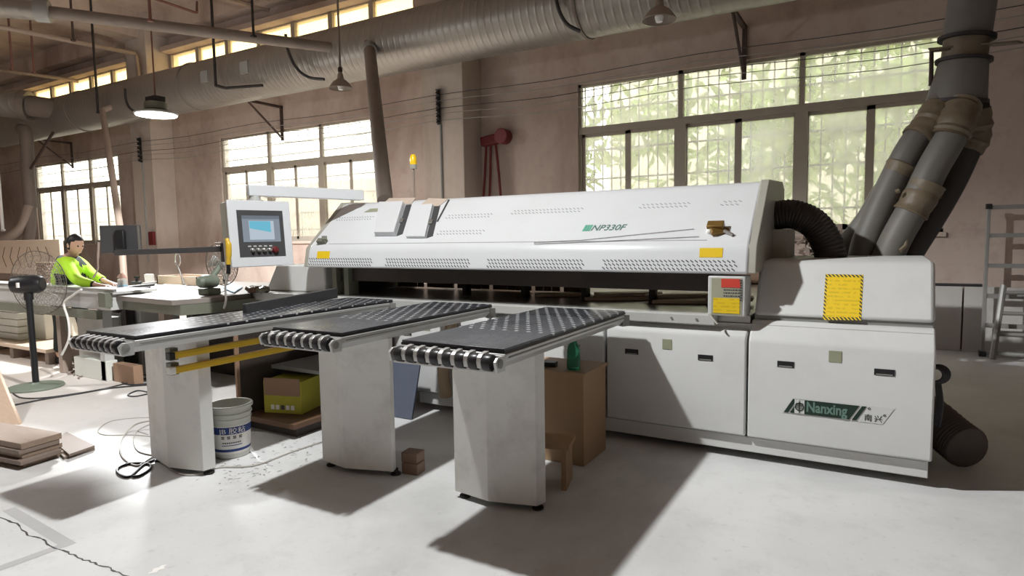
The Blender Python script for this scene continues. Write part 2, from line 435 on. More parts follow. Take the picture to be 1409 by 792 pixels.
# crack running across the concrete near the lower left corner, a filled joint, a painted shade band, spilt paint
cr = MB(); pts = [at(q[0], q[1], z=0) for q in ((-30, 700), (0, 711), (22, 720), (40, 736), (58, 742), (72, 752), (84, 757), (100, 763), (116, 770), (130, 774), (146, 780), (165, 787), (185, 800), (210, 815))]
rnd = random.Random(3); seg = []
for a, b in zip(pts, pts[1:]):
    for k in range(4): seg.append(a.lerp(b, k / 4) + Vector((rnd.uniform(-.006, .006), rnd.uniform(-.006, .006), 0)))
for i in range(len(seg) - 1):
    d = (seg[i + 1] - seg[i]).normalized(); w = Vector((-d.y, d.x, 0)) * rnd.uniform(.002, .006)
    a, b = seg[i], seg[i + 1]
    cr._add([(a - w) + Vector((0, 0, .001)), (b - w) + Vector((0, 0, .001)), (b + w) + Vector((0, 0, .001)), (a + w) + Vector((0, 0, .001))], [(0, 1, 2, 3)])
cr.build('crack', 'darkgrey', fl, smooth=False)
jm = MB()
for a, b, w in (((-40, 796), (92, 748), .028), ((12, 700), (96, 750), .03)):  # first strip is the joint, second a shadow band painted grey
    A, B = at(*a, z=0), at(*b, z=0); d = (B - A).normalized(); n_ = Vector((-d.y, d.x, 0)) * w; z = Vector((0, 0, .0006 if w == .03 else .0009))
    jm._add([A - n_ + z, B - n_ + z, B + n_ + z, A + n_ + z], [(0, 1, 2, 3)])
M['joint'] = mat('joint_and_shade_band', (0.43, 0.425, 0.42, 1), 0.7)
jm.build('joint', 'joint', fl, smooth=False)
sp = MB(); A = at(204, 790, z=0); B = at(230, 776, z=0); d = B - A; n_ = Vector((-d.y, d.x, 0)).normalized()
sp._add([A + d * t + n_ * (.018 * math.sin(PI * t) * sgn + .006 * math.sin(t * 17)) + Vector((0, 0, .001)) for sgn, ts in ((1, [i / 12 for i in range(13)]), (-1, [1 - i / 12 for i in range(13)])) for t in ts], [tuple(range(26))])
sp.build('paint_splash', 'paper', fl, smooth=False)
fk = MB(); rnd = random.Random(5)                                   # flecks trodden into the concrete between the first two tables
for _ in range(150):
    t = rnd.random(); c = at(300 + 140 * t + rnd.gauss(0, 14), 655 - 45 * t + rnd.gauss(0, 12), z=0); a = rnd.uniform(0, PI)
    l_, w_ = rnd.uniform(.006, .022), rnd.uniform(.003, .008)
    u = Vector((math.cos(a), math.sin(a), 0)); v = Vector((-u.y, u.x, 0)); z = Vector((0, 0, .0009))
    fk._add([c - u * l_ + z, c - v * w_ + z, c + u * l_ + z, c + v * w_ + z], [(0, 1, 2, 3)])
fk.build('stain', 'grey', fl, smooth=False)['kind'] = 'stuff'

WIN = [(-4.31, 0.70, 1.47, 3.94), (-13.56, -8.62, 1.47, 3.92), (-22.70, -17.95, 1.47, 3.90)]
CLR = [(-5.7, 2.4, 5.30, 6.12), (-15.35, -7.6, 5.30, 6.12), (-24.6, -16.9, 5.30, 6.12)]
def holed_wall(name, m, x0, x1, z0, z1, y0, y1, holes):
    xs = sorted({x0, x1, *[h[0] for h in holes], *[h[1] for h in holes]}); zs = sorted({z0, z1, *[h[2] for h in holes], *[h[3] for h in holes]})
    b = MB()
    for xa, xb in zip(xs, xs[1:]):
        for za, zb in zip(zs, zs[1:]):
            mx, mz = (xa + xb) / 2, (za + zb) / 2
            if any(h[0] < mx < h[1] and h[2] < mz < h[3] for h in holes): continue
            b.box((xa, y0, za), (xb, y1, zb))
    return struct(b.build(name, m, smooth=False))
holed_wall('wall_back', 'wall', X0, X1, 0, ZC, YW, YW + 0.24, WIN + CLR)
struct(MB().box((X0 - .2, YF, 0), (X0, YW + .24, ZC)).build('wall_left', 'wall'))
struct(MB().box((X1, YF, 0), (X1 + .2, YW + .24, ZC)).build('wall_right', 'wall'))
holed_wall('wall_front', 'wall', X0, X1, 0, ZC, YF - .24, YF, [])
struct(MB().box((X0 - .2, YF - .24, ZC), (X1 + .2, YW + .24, ZC + .2)).build('ceiling', 'ceil'))
COLS = (-25.4, -16.25, -7.06, 2.2)
for i, x in enumerate(COLS[1:3]):
    struct(MB().box((x, 9.03, 0), (x + .88, YW, ZC)).build('column', 'column', bevel=.015),
           ('concrete wall column left of the middle window', 'concrete wall column between the middle and right windows')[i])
for x in (-16.1, -6.9): struct(MB().box((x, YF, 6.42), (x + .5, 9.1, ZC)).build('beam', 'ceil'), 'concrete cross beam under the ceiling')
for y, z in ((9.25, 6.5), (5.9, 6.62)): struct(MB().box((X0, y, z), (X1, y + .3, ZC)).build('beam', 'ceil'), 'concrete long beam under the ceiling')
for i, (a, b) in enumerate(((-15.35, -7.3), (-24.6, -16.9))):
    o = MB().box((a, 9.36, 6.12), (b, 9.62, 6.24)).build('trim_%d' % (i + 1), 'ledge', bevel=.01); struct(o, 'pale ledge over the high strip window')

def window(n, x0, x1, z0, z1, kind):
    """three lights wide, a transom row over pairs of sliding sashes, bars outside"""
    w = bpy.data.objects.new('window_%d' % n, None); COL.objects.link(w); w.location = ((x0 + x1) / 2, YW, z0)
    struct(w, {1: 'large barred window behind the right half of the machine', 2: 'large window behind the control panel', 3: 'large window at the far left behind the worker'}[n])
    y0, y1 = YW + .05, YW + .13; t = .045; zr0, zr1 = z1 - .80, z1 - .69
    f = MB(); f.box((x0, y0, z0), (x0 + t, y1, z1)); f.box((x1 - t, y0, z0), (x1, y1, z1)); f.box((x0, y0, z0), (x1, y1, z0 + t)); f.box((x0, y0, z1 - t), (x1, y1, z1))
    f.box((x0, y0 - .02, zr0), (x1, y1, zr1))
    f.build('frame', 'frame', w)
    L = (x1 - x0) / 3
    for k in (1, 2):
        xm = x0 + k * L; MB().box((xm - .035, y0, zr1), (xm + .035, y1, z1)).build('mullion', 'frame', w)
        MB().box((xm - .085, y0 - .02, z0), (xm + .085, y1, zr0)).build('mullion', 'frame', w)
    for k in range(3):
        xa, xb = x0 + k * L + t, x0 + (k + 1) * L - t
        MB().box((xa, YW + .085, zr1), (xb, YW + .091, z1 - t)).build('pane', 'glass', w, smooth=False)
        for j in range(2):
            sa = xa + j * (xb - xa) / 2; sb = sa + (xb - xa) / 2; yy = YW + (.065 if j else .095)
            s = MB()
            for q in ((sa, z0 + t, sa + .05, zr0), (sb - .05, z0 + t, sb, zr0), (sa, z0 + t, sb, z0 + t + .06), (sa, zr0 - .05, sb, zr0)): s.box((q[0], yy - .012, q[1]), (q[2], yy + .016, q[3]))
            sash = s.build('sash', 'frame', w)
            MB().box((sa + .04, yy, z0 + t + .04), (sb - .04, yy + .005, zr0 - .04)).build('pane', 'glass', sash, smooth=False)
    b = MB(); yb = YW + .2
    if kind == 'v':
        nb = 33
        for k in range(nb): x = x0 + .05 + (x1 - x0 - .1) * k / (nb - 1); b.cyl((x, yb, z0), (x, yb, z1), .012, 6)
        for z in (z0 + .35, z0 + .95, zr0 - .25, zr1 + .28): b.box((x0, yb - .004, z - .014), (x1, yb + .004, z + .014))
    else:
        for z in (z0 + .25, z0 + .62, z0 + 1.0, zr0 - .28, zr1 + .17, zr1 + .42): b.box((x0, yb - .004, z - .015), (x1, yb + .004, z + .015))
        for k in range(17): x = x0 + .05 + (x1 - x0 - .1) * k / 16; b.cyl((x, yb, z0), (x, yb, z1), .006, 6)
    b.build('security_bars', 'bars', w)
    MB().box((x0 - .03, YW - .05, z0 - .06), (x1 + .03, YW + .24, z0)).build('sill', 'ledge', w, bevel=.008)
window(1, *WIN[0], 'v'); window(2, *WIN[1], 'h'); window(3, *WIN[2], 'h')
for n, (x0, x1, z0, z1) in enumerate(CLR):
    w = bpy.data.objects.new('window_%d' % (n + 4), None); COL.objects.link(w); w.location = ((x0 + x1) / 2, YW, z0); struct(w, ('high strip window hidden at the right', 'high strip window above the round duct', 'high strip window in the far left bay')[n])
    nb = 7; f = MB(); f.box((x0, YW + .03, z0), (x1, YW + .12, z0 + .05)); f.box((x0, YW + .03, z1 - .02), (x1, YW + .12, z1)); f.build('frame', 'frame', w)
    for k in range(nb + 1):
        x = x0 + (x1 - x0) * k / nb; MB().box((x - .06, YW + .01, z0), (x + .06, YW + .12, z1)).build('mullion', 'frame', w)
        if k < nb: MB().box((x + .06, YW + .07, z0 + .04), (x + (x1 - x0) / nb - .06, YW + .076, z1 - .015)).build('pane', 'amberglass', w, smooth=False)

# outside: yard, pale sheet building, greenery
struct(MB().box((-45, YW + .3, -.3), (25, 26, -.05)).build('ground', 'floor'), 'yard outside the windows')
struct(MB().box((-34, 13.5, -.05), (-6.5, 13.8, 3.2)).build('exterior_wall', 'corrugated'), 'pale corrugated sheet building outside the left windows')
struct(MB().box((-6.5, 16.6, -.05), (8, 16.9, 6.2)).build('exterior_wall', 'corrugated'), 'pale wall outside the large right window')
lf = MB(); rnd = random.Random(11)
for cx_, cy_, cz_, sx_, sy_, sz_, nn in ((-6.2, 13.6, 3.4, .9, .6, .9, 200), (-4.3, 13.3, 3.8, 1.2, .7, .8, 260), (-2.2, 13.4, 3.2, 1.3, .7, 1.3, 460), (-.6, 13.2, 3.6, 1.2, .7, 1.4, 500), (1.0, 13.3, 3.3, 1.4, .7, 1.6, 560), (2.6, 13.4, 2.8, 1.4, .7, 1.6, 300), (-.3, 13.0, 5.4, 2.6, .6, .7, 300), (.6, 12.9, 1.9, 1.4, .5, .9, 150)):
    for _ in range(nn):
        c = Vector((rnd.gauss(cx_, sx_ * .55), rnd.gauss(cy_, sy_ * .4), rnd.gauss(cz_, sz_ * .55))); l_ = rnd.uniform(.12, .30)
        u = Vector((rnd.gauss(0, 1), rnd.gauss(0, .5), rnd.gauss(-.2, 1))).normalized(); v = u.cross(Vector((rnd.gauss(0, .4), 1, rnd.gauss(0, .4)))).normalized()
        if c.z < .1: continue
        lf._add([c - u * l_, c - v * l_ * .28 + u * .05, c + u * l_, c + v * l_ * .28 + u * .05], [(0, 1, 2, 3)])
tag(lf.build('foliage', 'leaf', smooth=False), 'bright green foliage growing outside the large right window', 'plants', kind='stuff')

# ================================================================== THE SAW
saw = thing('panel_saw', 'long white panel saw with slanted hood filling the middle of the workshop', 'machine', (-2.2, 4.9, 0))
M['sideplate'] = mat('beige_grey_plate', (0.36, 0.35, 0.30, 1), 0.45, var=0.06)
HP = [(4.25, 1.23), (4.2795, 1.37), (4.286, 1.395), (4.297, 1.418), (4.313, 1.4407), (4.335, 1.4604), (4.74, 1.824), (4.766, 1.844), (4.80, 1.858), (5.46, 1.89), (5.56, 1.84), (5.56, 1.30), (4.62, 1.27)]
MB().prism(HP, 'x', -4.78, -.72).build('hood', 'hoodwhite', saw, bevel=.02, angle=20)
HS = [(4.262, 1.235), (4.30, 1.415), (4.785, 1.872), (5.47, 1.90), (5.58, 1.85), (5.58, 1.25), (4.60, 1.24)]
for xa, xb in ((-4.83, -4.765), (-.735, -.675)): MB().prism(HS, 'x', xa, xb).build('hood_end_plate', 'sideplate', saw, bevel=.008, label='beige grey end plate of the hood')
HN = Vector((0, -.44, .49)).normalized(); HU = Vector((0, .49, .44)).normalized()        # slanted face: outward and upward
LN = Vector((0, -.19, .04)).normalized(); LU = Vector((0, .04, .19)).normalized()        # lower face
hs = lambda px, py, off=0.0: at_plane(px, py, (0, 4.29, 1.42), HN) + HN * off
hl = lambda px, py, off=0.0: at_plane(px, py, (0, 4.25, 1.23), LN) + LN * off
def slots(name, x0, x1, base, up, nrm, rows, pitch, lean, th, m, dl=.030):
    b = MB(); n = int((x1 - x0) / dl)
    for r in range(rows):
        for k in range(n):
            c = Vector((x0 + (k + .5 + .5 * (r % 2)) * dl, base.y, base.z)) + up * (r * pitch)
            a = Vector((dl * .36, 0, 0)) - up * (pitch * lean); w = up * th
            q = [c - a - w, c + a - w, c + a + w, c - a + w]
            b.slab([p + nrm * -.001 for p in q], nrm, .0025)
    return b.build(name, m, saw, smooth=False)
vb = hl(700, 367)
for x0, x1 in ((-4.76, -3.93), (-3.79, -2.88), (-2.72, -1.86), (-1.73, -.79)): slots('vent_slots', x0, x1, vb, LU, LN, 3, .027, .28, .0042, 'darkgrey')
M['softvent'] = mat('grey_slots', (0.33, 0.33, 0.34, 1), 0.5)
for (pa, pb) in (((612, 300), (676, 297)), ((600, 322), (664, 320)), ((702, 294), (804, 290)), ((878, 286), (948, 282)), ((462, 303), (514, 298)), ((990, 282), (1020, 279))):
    A, B = hs(*pa), hs(*pb); slots('vent_slots', A.x, B.x, A, HU, HN, 2, .034, .22, .004, 'softvent', .034)
# seam, stickers, model lettering, latches
b = MB(); A = hs(452, 335.5); Bq = hs(738, 337); b.slab([Vector((A.x, A.y, A.z)) - HU * .003, Vector((-1.0, A.y, A.z)) - HU * .003, Vector((-1.0, A.y, A.z)) + HU * .003, A + HU * .003], HN, .0015); b.build('seam', 'softvent', saw, smooth=False)
for (pa, pb) in (((963, 341), (994, 354)), ((437, 345.5), (453, 355.5))):
    A, B = hl(*pa), hl(*pb); y_ = lambda z: 4.25 + (z - 1.23) * .04 / .19
    z0_, z1_ = B.z, A.z
    MB().slab([(A.x, y_(z0_), z0_), (B.x, y_(z0_), z0_), (B.x, y_(z1_), z1_), (A.x, y_(z1_), z1_)], LN, .002).build('sticker', 'sticker', saw, smooth=False, label='small yellow warning sticker')
A = hs(799, 318.5, .002); text_mesh('NP330F', .088, 'model_lettering', 'teal', saw, hs(812, 317.2, .0012), (1, 0, 0), HU, shear=.25, width=hs(863, 310).x - hs(812, 317.2).x, bold=.0012)
o = hs(801, 318, .001); b = MB(); up_ = HU
for k in range(3):
    q = o + Vector((k * .022, 0, 0)); b.slab([q, q + Vector((.018, 0, 0)), q + Vector((.026, 0, 0)) + HU * .07, q + Vector((.008, 0, 0)) + HU * .07], HN, .0015)
b.build('model_emblem', 'mint', saw, smooth=False)
c0 = hs(985, 318, 0)
b = MB(); b.obox(c0 + HN * .03 + HU * .02, (.11, .06, .05), 0, math.radians(42)); b.obox(c0 + HN * .025 + Vector((.03, 0, -.02)), (.12, .05, .035), .5, math.radians(42)); lt = b.build('latch', 'brass', saw, bevel=.006, label='worn brass latch')
MB().cyl(c0 + HN * .03 + Vector((.06, -.01, -.02)), c0 + HN * .03 + Vector((.12, -.02, -.05)), .012, 10).build('knob', 'steel', lt)
MB().ball(c0 + HN * .02 + Vector((-.04, 0, -.015)), .022).build('knob', 'paper', lt)
for pth in (((955, 315.5), (800, 331), (735, 334)), ((962, 326), (820, 333), (735, 336))):
    MB().tube([hs(*q, .006) for q in pth], .0022, 6).build('wire', 'grey', saw)
c1 = hs(445, 334, 0); b = MB(); b.obox(c1 + HN * .025, (.10, .05, .04), .2, math.radians(42)); b.obox(c1 + HN * .02 + Vector((.03, 0, .02)), (.05, .05, .05), .8, math.radians(42)); b.build('latch', 'olivegrey', saw, bevel=.006, label='dark latch on the left end')
# two hinged covers with their gaps, and the bare openings above them
for quad, th in ((((525, 283), (558, 282), (545, 325), (518, 325)), .055), (((568, 285), (597, 283), (586, 328), (560, 328)), .03)):
    P = [hs(*q) for q in quad]; P = [P[3], P[2], P[1], P[0]]
    cv = MB().slab(P, HN, th).build('access_cover', 'hoodwhite', saw, bevel=.006)
    MB().slab([P[1] + Vector((.005, 0, 0)), P[1] + Vector((.06, 0, 0)) + HU * .03, P[2] + Vector((.075, 0, 0)), P[2] + Vector((.005, 0, 0))], HN, .004).build('gap', 'darkgrey', cv, smooth=False)
    MB().obox((P[1] + P[2]) / 2 + HN * .03 + Vector((.02, 0, -.03)), (.05, .05, .03), .2, math.radians(42)).build('latch', 'steel', cv, bevel=.004)
    MB().slab([P[0] + HU * .03 + Vector((-.012, 0, 0)), P[0] + HU * .03, P[0] + HU * .22 + Vector((.03, 0, 0)), P[0] + HU * .22 + Vector((.018, 0, 0))], HN, .004).build('hinge', 'grey', cv, smooth=False)
M['film'] = mat('beige_film', (0.56, 0.46, 0.38, 1), 0.5)
for quad in (((527, 281), (566, 281), (572, 272.5), (536, 273)), ((577, 284), (604, 284), (617, 274), (590, 273))):
    P = [hs(*q, .002) for q in quad]; MB().slab(P, HN, .004).build('protective_film', 'film', saw, smooth=False)
MB().slab([hs(601, 305, .003), hs(603, 305, .003), hs(619, 275, .003), hs(617, 275, .003)], HN, .003).build('seam', 'darkgrey', saw, smooth=False)
A, B = hs(501, 292, .001), hs(525, 286.5, .001)
MB().slab([(A.x, A.y, A.z), (B.x, A.y, A.z), (B.x + .03, B.y, B.z), (A.x + .05, B.y, B.z)], HN, .002).build('name_plate', 'tagolive', saw, smooth=False)
# signal light on a thin stem
pb = at(570, 270, y=5.0); px_ = pb.x
sl = MB().cyl((px_, 5.0, 1.86), (px_, 5.0, 2.2), .011, 10).build('signal_light', 'hat', saw)
MB().lathe([(.034, 2.185), (.036, 2.19), (.036, 2.225), (.030, 2.23)], (px_, 5.0, 0)).build('collar', 'sideplate', sl)
MB().lathe([(.033, 2.228), (.035, 2.24), (.033, 2.30), (.022, 2.325), (.004, 2.33)], (px_, 5.0, 0)).build('lens', 'amber', sl)
# pressure beam, posts, front rail, tables
MB().box((-4.62, 4.52, 1.09), (-.98, 4.78, 1.25)).build('pressure_beam', 'brownblack', saw, bevel=.004)
for x in (-4.66, -4.5): MB().box((x, 4.46, .95), (x + .06, 4.60, 1.25)).build('post', 'olivegrey', saw, bevel=.004)
for x in (-3.35, -2.72, -2.14, -1.56): MB().box((x, 4.82, .955), (x + .045, 4.9, 1.27)).build('post', 'blackiron', saw)
MB().box((-4.72, 4.262, .886), (-.93, 4.36, .955)).build('front_rail', 'greywhite', saw, bevel=.006)
for x in (-1.22, -1.05): MB().cyl((x, 4.262, .925), (x, 4.254, .925), .008, 10).build('bolt', 'grey', saw)
MB().box((-4.72, 4.36, .90), (-.72, 7.4, .953)).build('worktop', 'steel', saw, bevel=.003)
cu = MB(); x = -4.62; rnd = random.Random(4)
while x < -2.35:
    cu.box((x, 5.40 + rnd.uniform(-.01, .01), .965), (x + .084, 5.415, 1.27)); x += .09 if rnd.random() < .8 else .13
cu.build('dust_curtain', 'brownboard', saw, smooth=False)
# boards waiting on the rear table
for k, (x, y, l, w_, rz, z, lab) in enumerate(((-1.86, 5.02, .62, .20, .42, .956, 'pale board on the rear table seen through the gap, third from the right'), (-1.28, 5.02, .60, .30, .30, .956, 'broad pale board on the rear table second from the right'), (-.98, 5.00, .34, .16, .1, .986, 'short pale board on the rear table nearest the switch box'),
                                              (-1.40, 5.05, .50, .10, .55, .986, 'narrow board lying across the broad board on the rear table'), (-2.45, 5.10, .50, .14, .50, .956, 'pale board on the rear table behind the middle feed table'), (-1.82, 5.06, .55, .16, .55, .986, 'pale board lying on top of another seen behind the right feed table'))):
    tag(MB().obox((x, y, z + .0145), (l, w_, .028), rz).build('sawn_board', 'palewood', bevel=.003), lab, 'board', 'boards on the rear table')
tag(MB().box((-4.4, 7.0, .955), (-.75, 7.25, 1.24)).build('board_pile', 'brownboard', bevel=.01), 'long brown board stack at the back of the rear table', 'board')
MB().box((-4.72, 4.62, .955), (-4.66, 5.75, 1.27)).build('end_panel', 'brownblack', saw)
# base cabinets
MB().box((-4.7, 4.34, .12), (.285, 5.35, .90)).build('carcass', 'greywhite', saw)
DP = [(4.25, .165), (4.25, .805), (4.262, .83), (4.34, .872), (4.36, .84), (4.36, .165)]
def recess(x, z, parent, y=4.25, w=.098, h=.038):
    b = MB(); b.mat_index(0).box((x - w / 2, y - .003, z - h / 2), (x + w / 2, y + .004, z + h / 2)); b.mat_index(1).box((x - w / 2 + .01, y - .005, z - h / 2 + .003), (x + w / 2 - .01, y, z - h / 2 + .009))
    b.build('handle', ['black', 'grey'], parent, smooth=False)
for x0, x1, hx, tx in ((-4.66, -3.72, (), None), (-3.70, -2.72, (-3.55,), -3.33), (-2.70, -1.71, (-2.52, -1.95), -2.24), (-1.69, -.725, (-1.50, -.985), -1.245)):
    if not hx: continue
    dr = MB().prism(DP, 'x', x0, x1).build('door', 'white', saw, bevel=.012)
    for q in hx: recess(q, .668, dr)
    if tx: MB().box((tx - .033, 4.2475, .705), (tx + .033, 4.252, .775)).build('tag_plate', 'tagolive', dr, smooth=False)
RP = [(4.25, .165), (4.25, .79), (4.265, .82), (4.37, .925), (4.42, .925), (4.42, .165)]
dr = MB().prism(RP, 'x', -.712, .30).build('door', 'white', saw, bevel=.012)
recess(-.487, .668, dr); recess(.05, .668, dr, w=.105); MB().box((-.245, 4.2475, .705), (-.175, 4.252, .775)).build('tag_plate', 'tagolive', dr, smooth=False)
MB().box((-.70, 4.40, .90), (.29, 4.52, .965)).build('gap_strip', 'grey', saw)
UP = [(4.375, .955), (4.56, 1.285), (4.60, 1.308), (5.45, 1.315), (5.45, .955)]
MB().prism(UP, 'x', -.70, .30).build('upper_cover', 'white', saw, bevel=.025)
UN = Vector((0, -.33, .185)).normalized(); UU = Vector((0, .185, .33)).normalized()
uc = lambda px, py, off=0.0: at_plane(px, py, (0, 4.375, .955), UN) + UN * off
P = [uc(*q) for q in ((1132, 440), (1185, 440.5), (1188, 378), (1136, 377))]
sk = MB().slab(P, UN, .0015).build('notice', 'hazard', saw, smooth=False, label='large yellow notice with black and yellow striped edge')
cen = sum(P, Vector()) / 4; MB().slab([cen + (p - cen) * .88 + UN * .001 for p in P], UN, .0015).build('notice_panel', 'stickertext', sk, smooth=False)
# plinth and feet
MB().box((-3.46, 4.285, .055), (.285, 4.33, .155)).build('plinth', 'white', saw, bevel=.005)
MB().box((-3.46, 4.33, .055), (.285, 5.3, .14)).build('underframe', 'greywhite', saw)
for x in (-3.2, -2.2, -1.2, -.2):
    for y in (4.6, 5.15): MB().cyl((x, y, 0), (x, y, .06), .04, 12).build('foot', 'blackiron', saw)
# box with the safety notices by the right end of the cutting line
cb = MB().box((-.972, 4.245, .956), (-.735, 4.45, 1.218)).build('switch_box', 'white', saw, bevel=.008)
M['palegreenprint'] = mat('pale_olive_print', (0.36, 0.36, 0.26, 1), 0.45)
MB().box((-.948, 4.242, .962), (-.755, 4.248, 1.205)).build('notice', 'palegreenprint', cb, smooth=False)
MB().box((-.885, 4.239, 1.145), (-.765, 4.245, 1.202)).build('notice', 'red', cb, smooth=False, label='red corner of the notice')
MB().box((-.935, 4.239, .975), (-.768, 4.245, 1.075)).build('notice', 'stickertext', cb, smooth=False, label='yellow lower half of the notice')
b = MB(); rnd = random.Random(9)
for z in (1.085, 1.105, 1.125):
    x = -.87
    while x < -.775: l_ = rnd.uniform(.006, .016); b.box((x, 4.24, z), (x + l_, 4.244, z + .009)); x += l_ + .005
for k in range(9): b.box((-.768 + rnd.uniform(-.006, .004), 4.2385, 1.06 + k * .016), (-.755, 4.244, 1.068 + k * .016))
b.build('small_print', 'print', cb, smooth=False)
MB().tube([(-.955, 4.235, .965), (-.935, 4.22, .94), (-.90, 4.21, .905)], .006, 8).build('cable', 'greycable', cb)
# maker's plate on the right door
lg = MB(); yl = 4.2475
sx = lambda px, py: at(px, py, y=4.25)
LL, LR = sx(1080, 562), sx(1212, 577)
zb, zt = .362, .452; sh = .052
def para(xa, xb, m, z0=zb, z1=zt, y=yl, th=.003, par=None, name='plate'):
    k0, k1 = sh * (z0 - zb) / (zt - zb), sh * (z1 - zb) / (zt - zb)
    return MB().slab([(xa + k0, y, z0), (xb + k0, y, z0), (xb + k1, y, z1), (xa + k1, y, z1)], (0, -1, 0), th).build(name, m, par, smooth=False)
plate = para(-.500, .052, 'white', zb - .006, zt + .006, 4.2485, .001, saw, 'maker_plate')
para(-.492, -.467, 'green', par=plate, name='stripe'); para(-.457, -.125, 'green', par=plate, name='band'); para(-.112, -.088, 'green', par=plate, name='stripe')
MB().box((-.430, 4.2425, zb + .002), (-.373, 4.2455, zt - .001)).build('emblem_panel', 'white', plate, smooth=False)
b = MB(); c = Vector((-.4015, 4.2415, (zb + zt) / 2))
b.tube(arc(c, .024, 0, 2 * PI, 24, 'xz')[:-1], .0028, 6, closed=True)
for k in range(-2, 3): b.box((c.x - .021, 4.2405, c.z + k * .009 - .0016), (c.x + .021, 4.2425, c.z + k * .010 + .0022))
b.box((c.x - .003, 4.2405, c.z - .038), (c.x + .003, 4.2425, c.z + .038)); b.build('emblem', 'green', plate, smooth=False)
M['palegreenletters'] = mat('grey_green_letters', (0.13, 0.22, 0.18, 1), 0.5)
text_mesh('Nanxing', .088, 'lettering', 'palegreenletters', plate, (-.364, 4.2435, zb + .021), (1, 0, 0), (0, 0, 1), width=.228, bold=.0025)
text_mesh('南', .044, 'lettering', 'green', plate, (-.048, 4.2465, zb + .008), (1, 0, 0), (0, 0, 1)); text_mesh('兴', .044, 'lettering', 'green', plate, (.004, 4.2465, zb + .008), (1, 0, 0), (0, 0, 1))
for x, z in ((-.022, zt - .010), (.058, zb + .048)): MB().tube(arc((x, 4.2465, z), .006, 0, 2 * PI, 12, 'xz')[:-1], .0018, 5, closed=True).build('mark', 'green', plate)
# black ribbed hose leaving the hood at the right rear
pth = spline([(-.70, 5.12, 1.62), (-.56, 5.12, 1.63), (-.42, 5.13, 1.56), (-.33, 5.13, 1.42), (-.29, 5.13, 1.26)], 14)
MB().tube(pth, [.105 + .006 * (i % 2) for i in range(len(pth))], 18).build('dust_hose', 'blackhose', saw)
MB().box((-.69, 4.95, 1.30), (-.57, 5.4, 1.52)).build('junction_box', 'sideplate', saw, bevel=.006)
# left end: low white end cover, side fence
MB().prism([(-5.70, .96), (-5.52, 1.235), (-4.80, 1.245), (-4.80, .96)], 'y', 4.50, 5.2).build('end_cover', 'white', saw, bevel=.02)
MB().box((-5.75, 4.3, .88), (-4.7, 5.3, .958)).build('end_table', 'greywhite', saw, bevel=.004)
MB().box((-5.6, 4.45, .0), (-4.75, 5.2, .88)).build('end_cabinet', 'greywhite', saw, bevel=.01)
A = at(462, 396, z=1.06); Bf = at(336, 418, z=1.04)
fe = MB(); d = (Bf - A); n_ = Vector((-d.y, d.x, 0)).normalized() * .02
fe.slab([A - n_ + Vector((0, 0, -.09)), Bf - n_ + Vector((0, 0, -.09)), Bf - n_, A - n_], n_, .04); fe.build('side_fence', 'darkgrey', saw, bevel=.006)

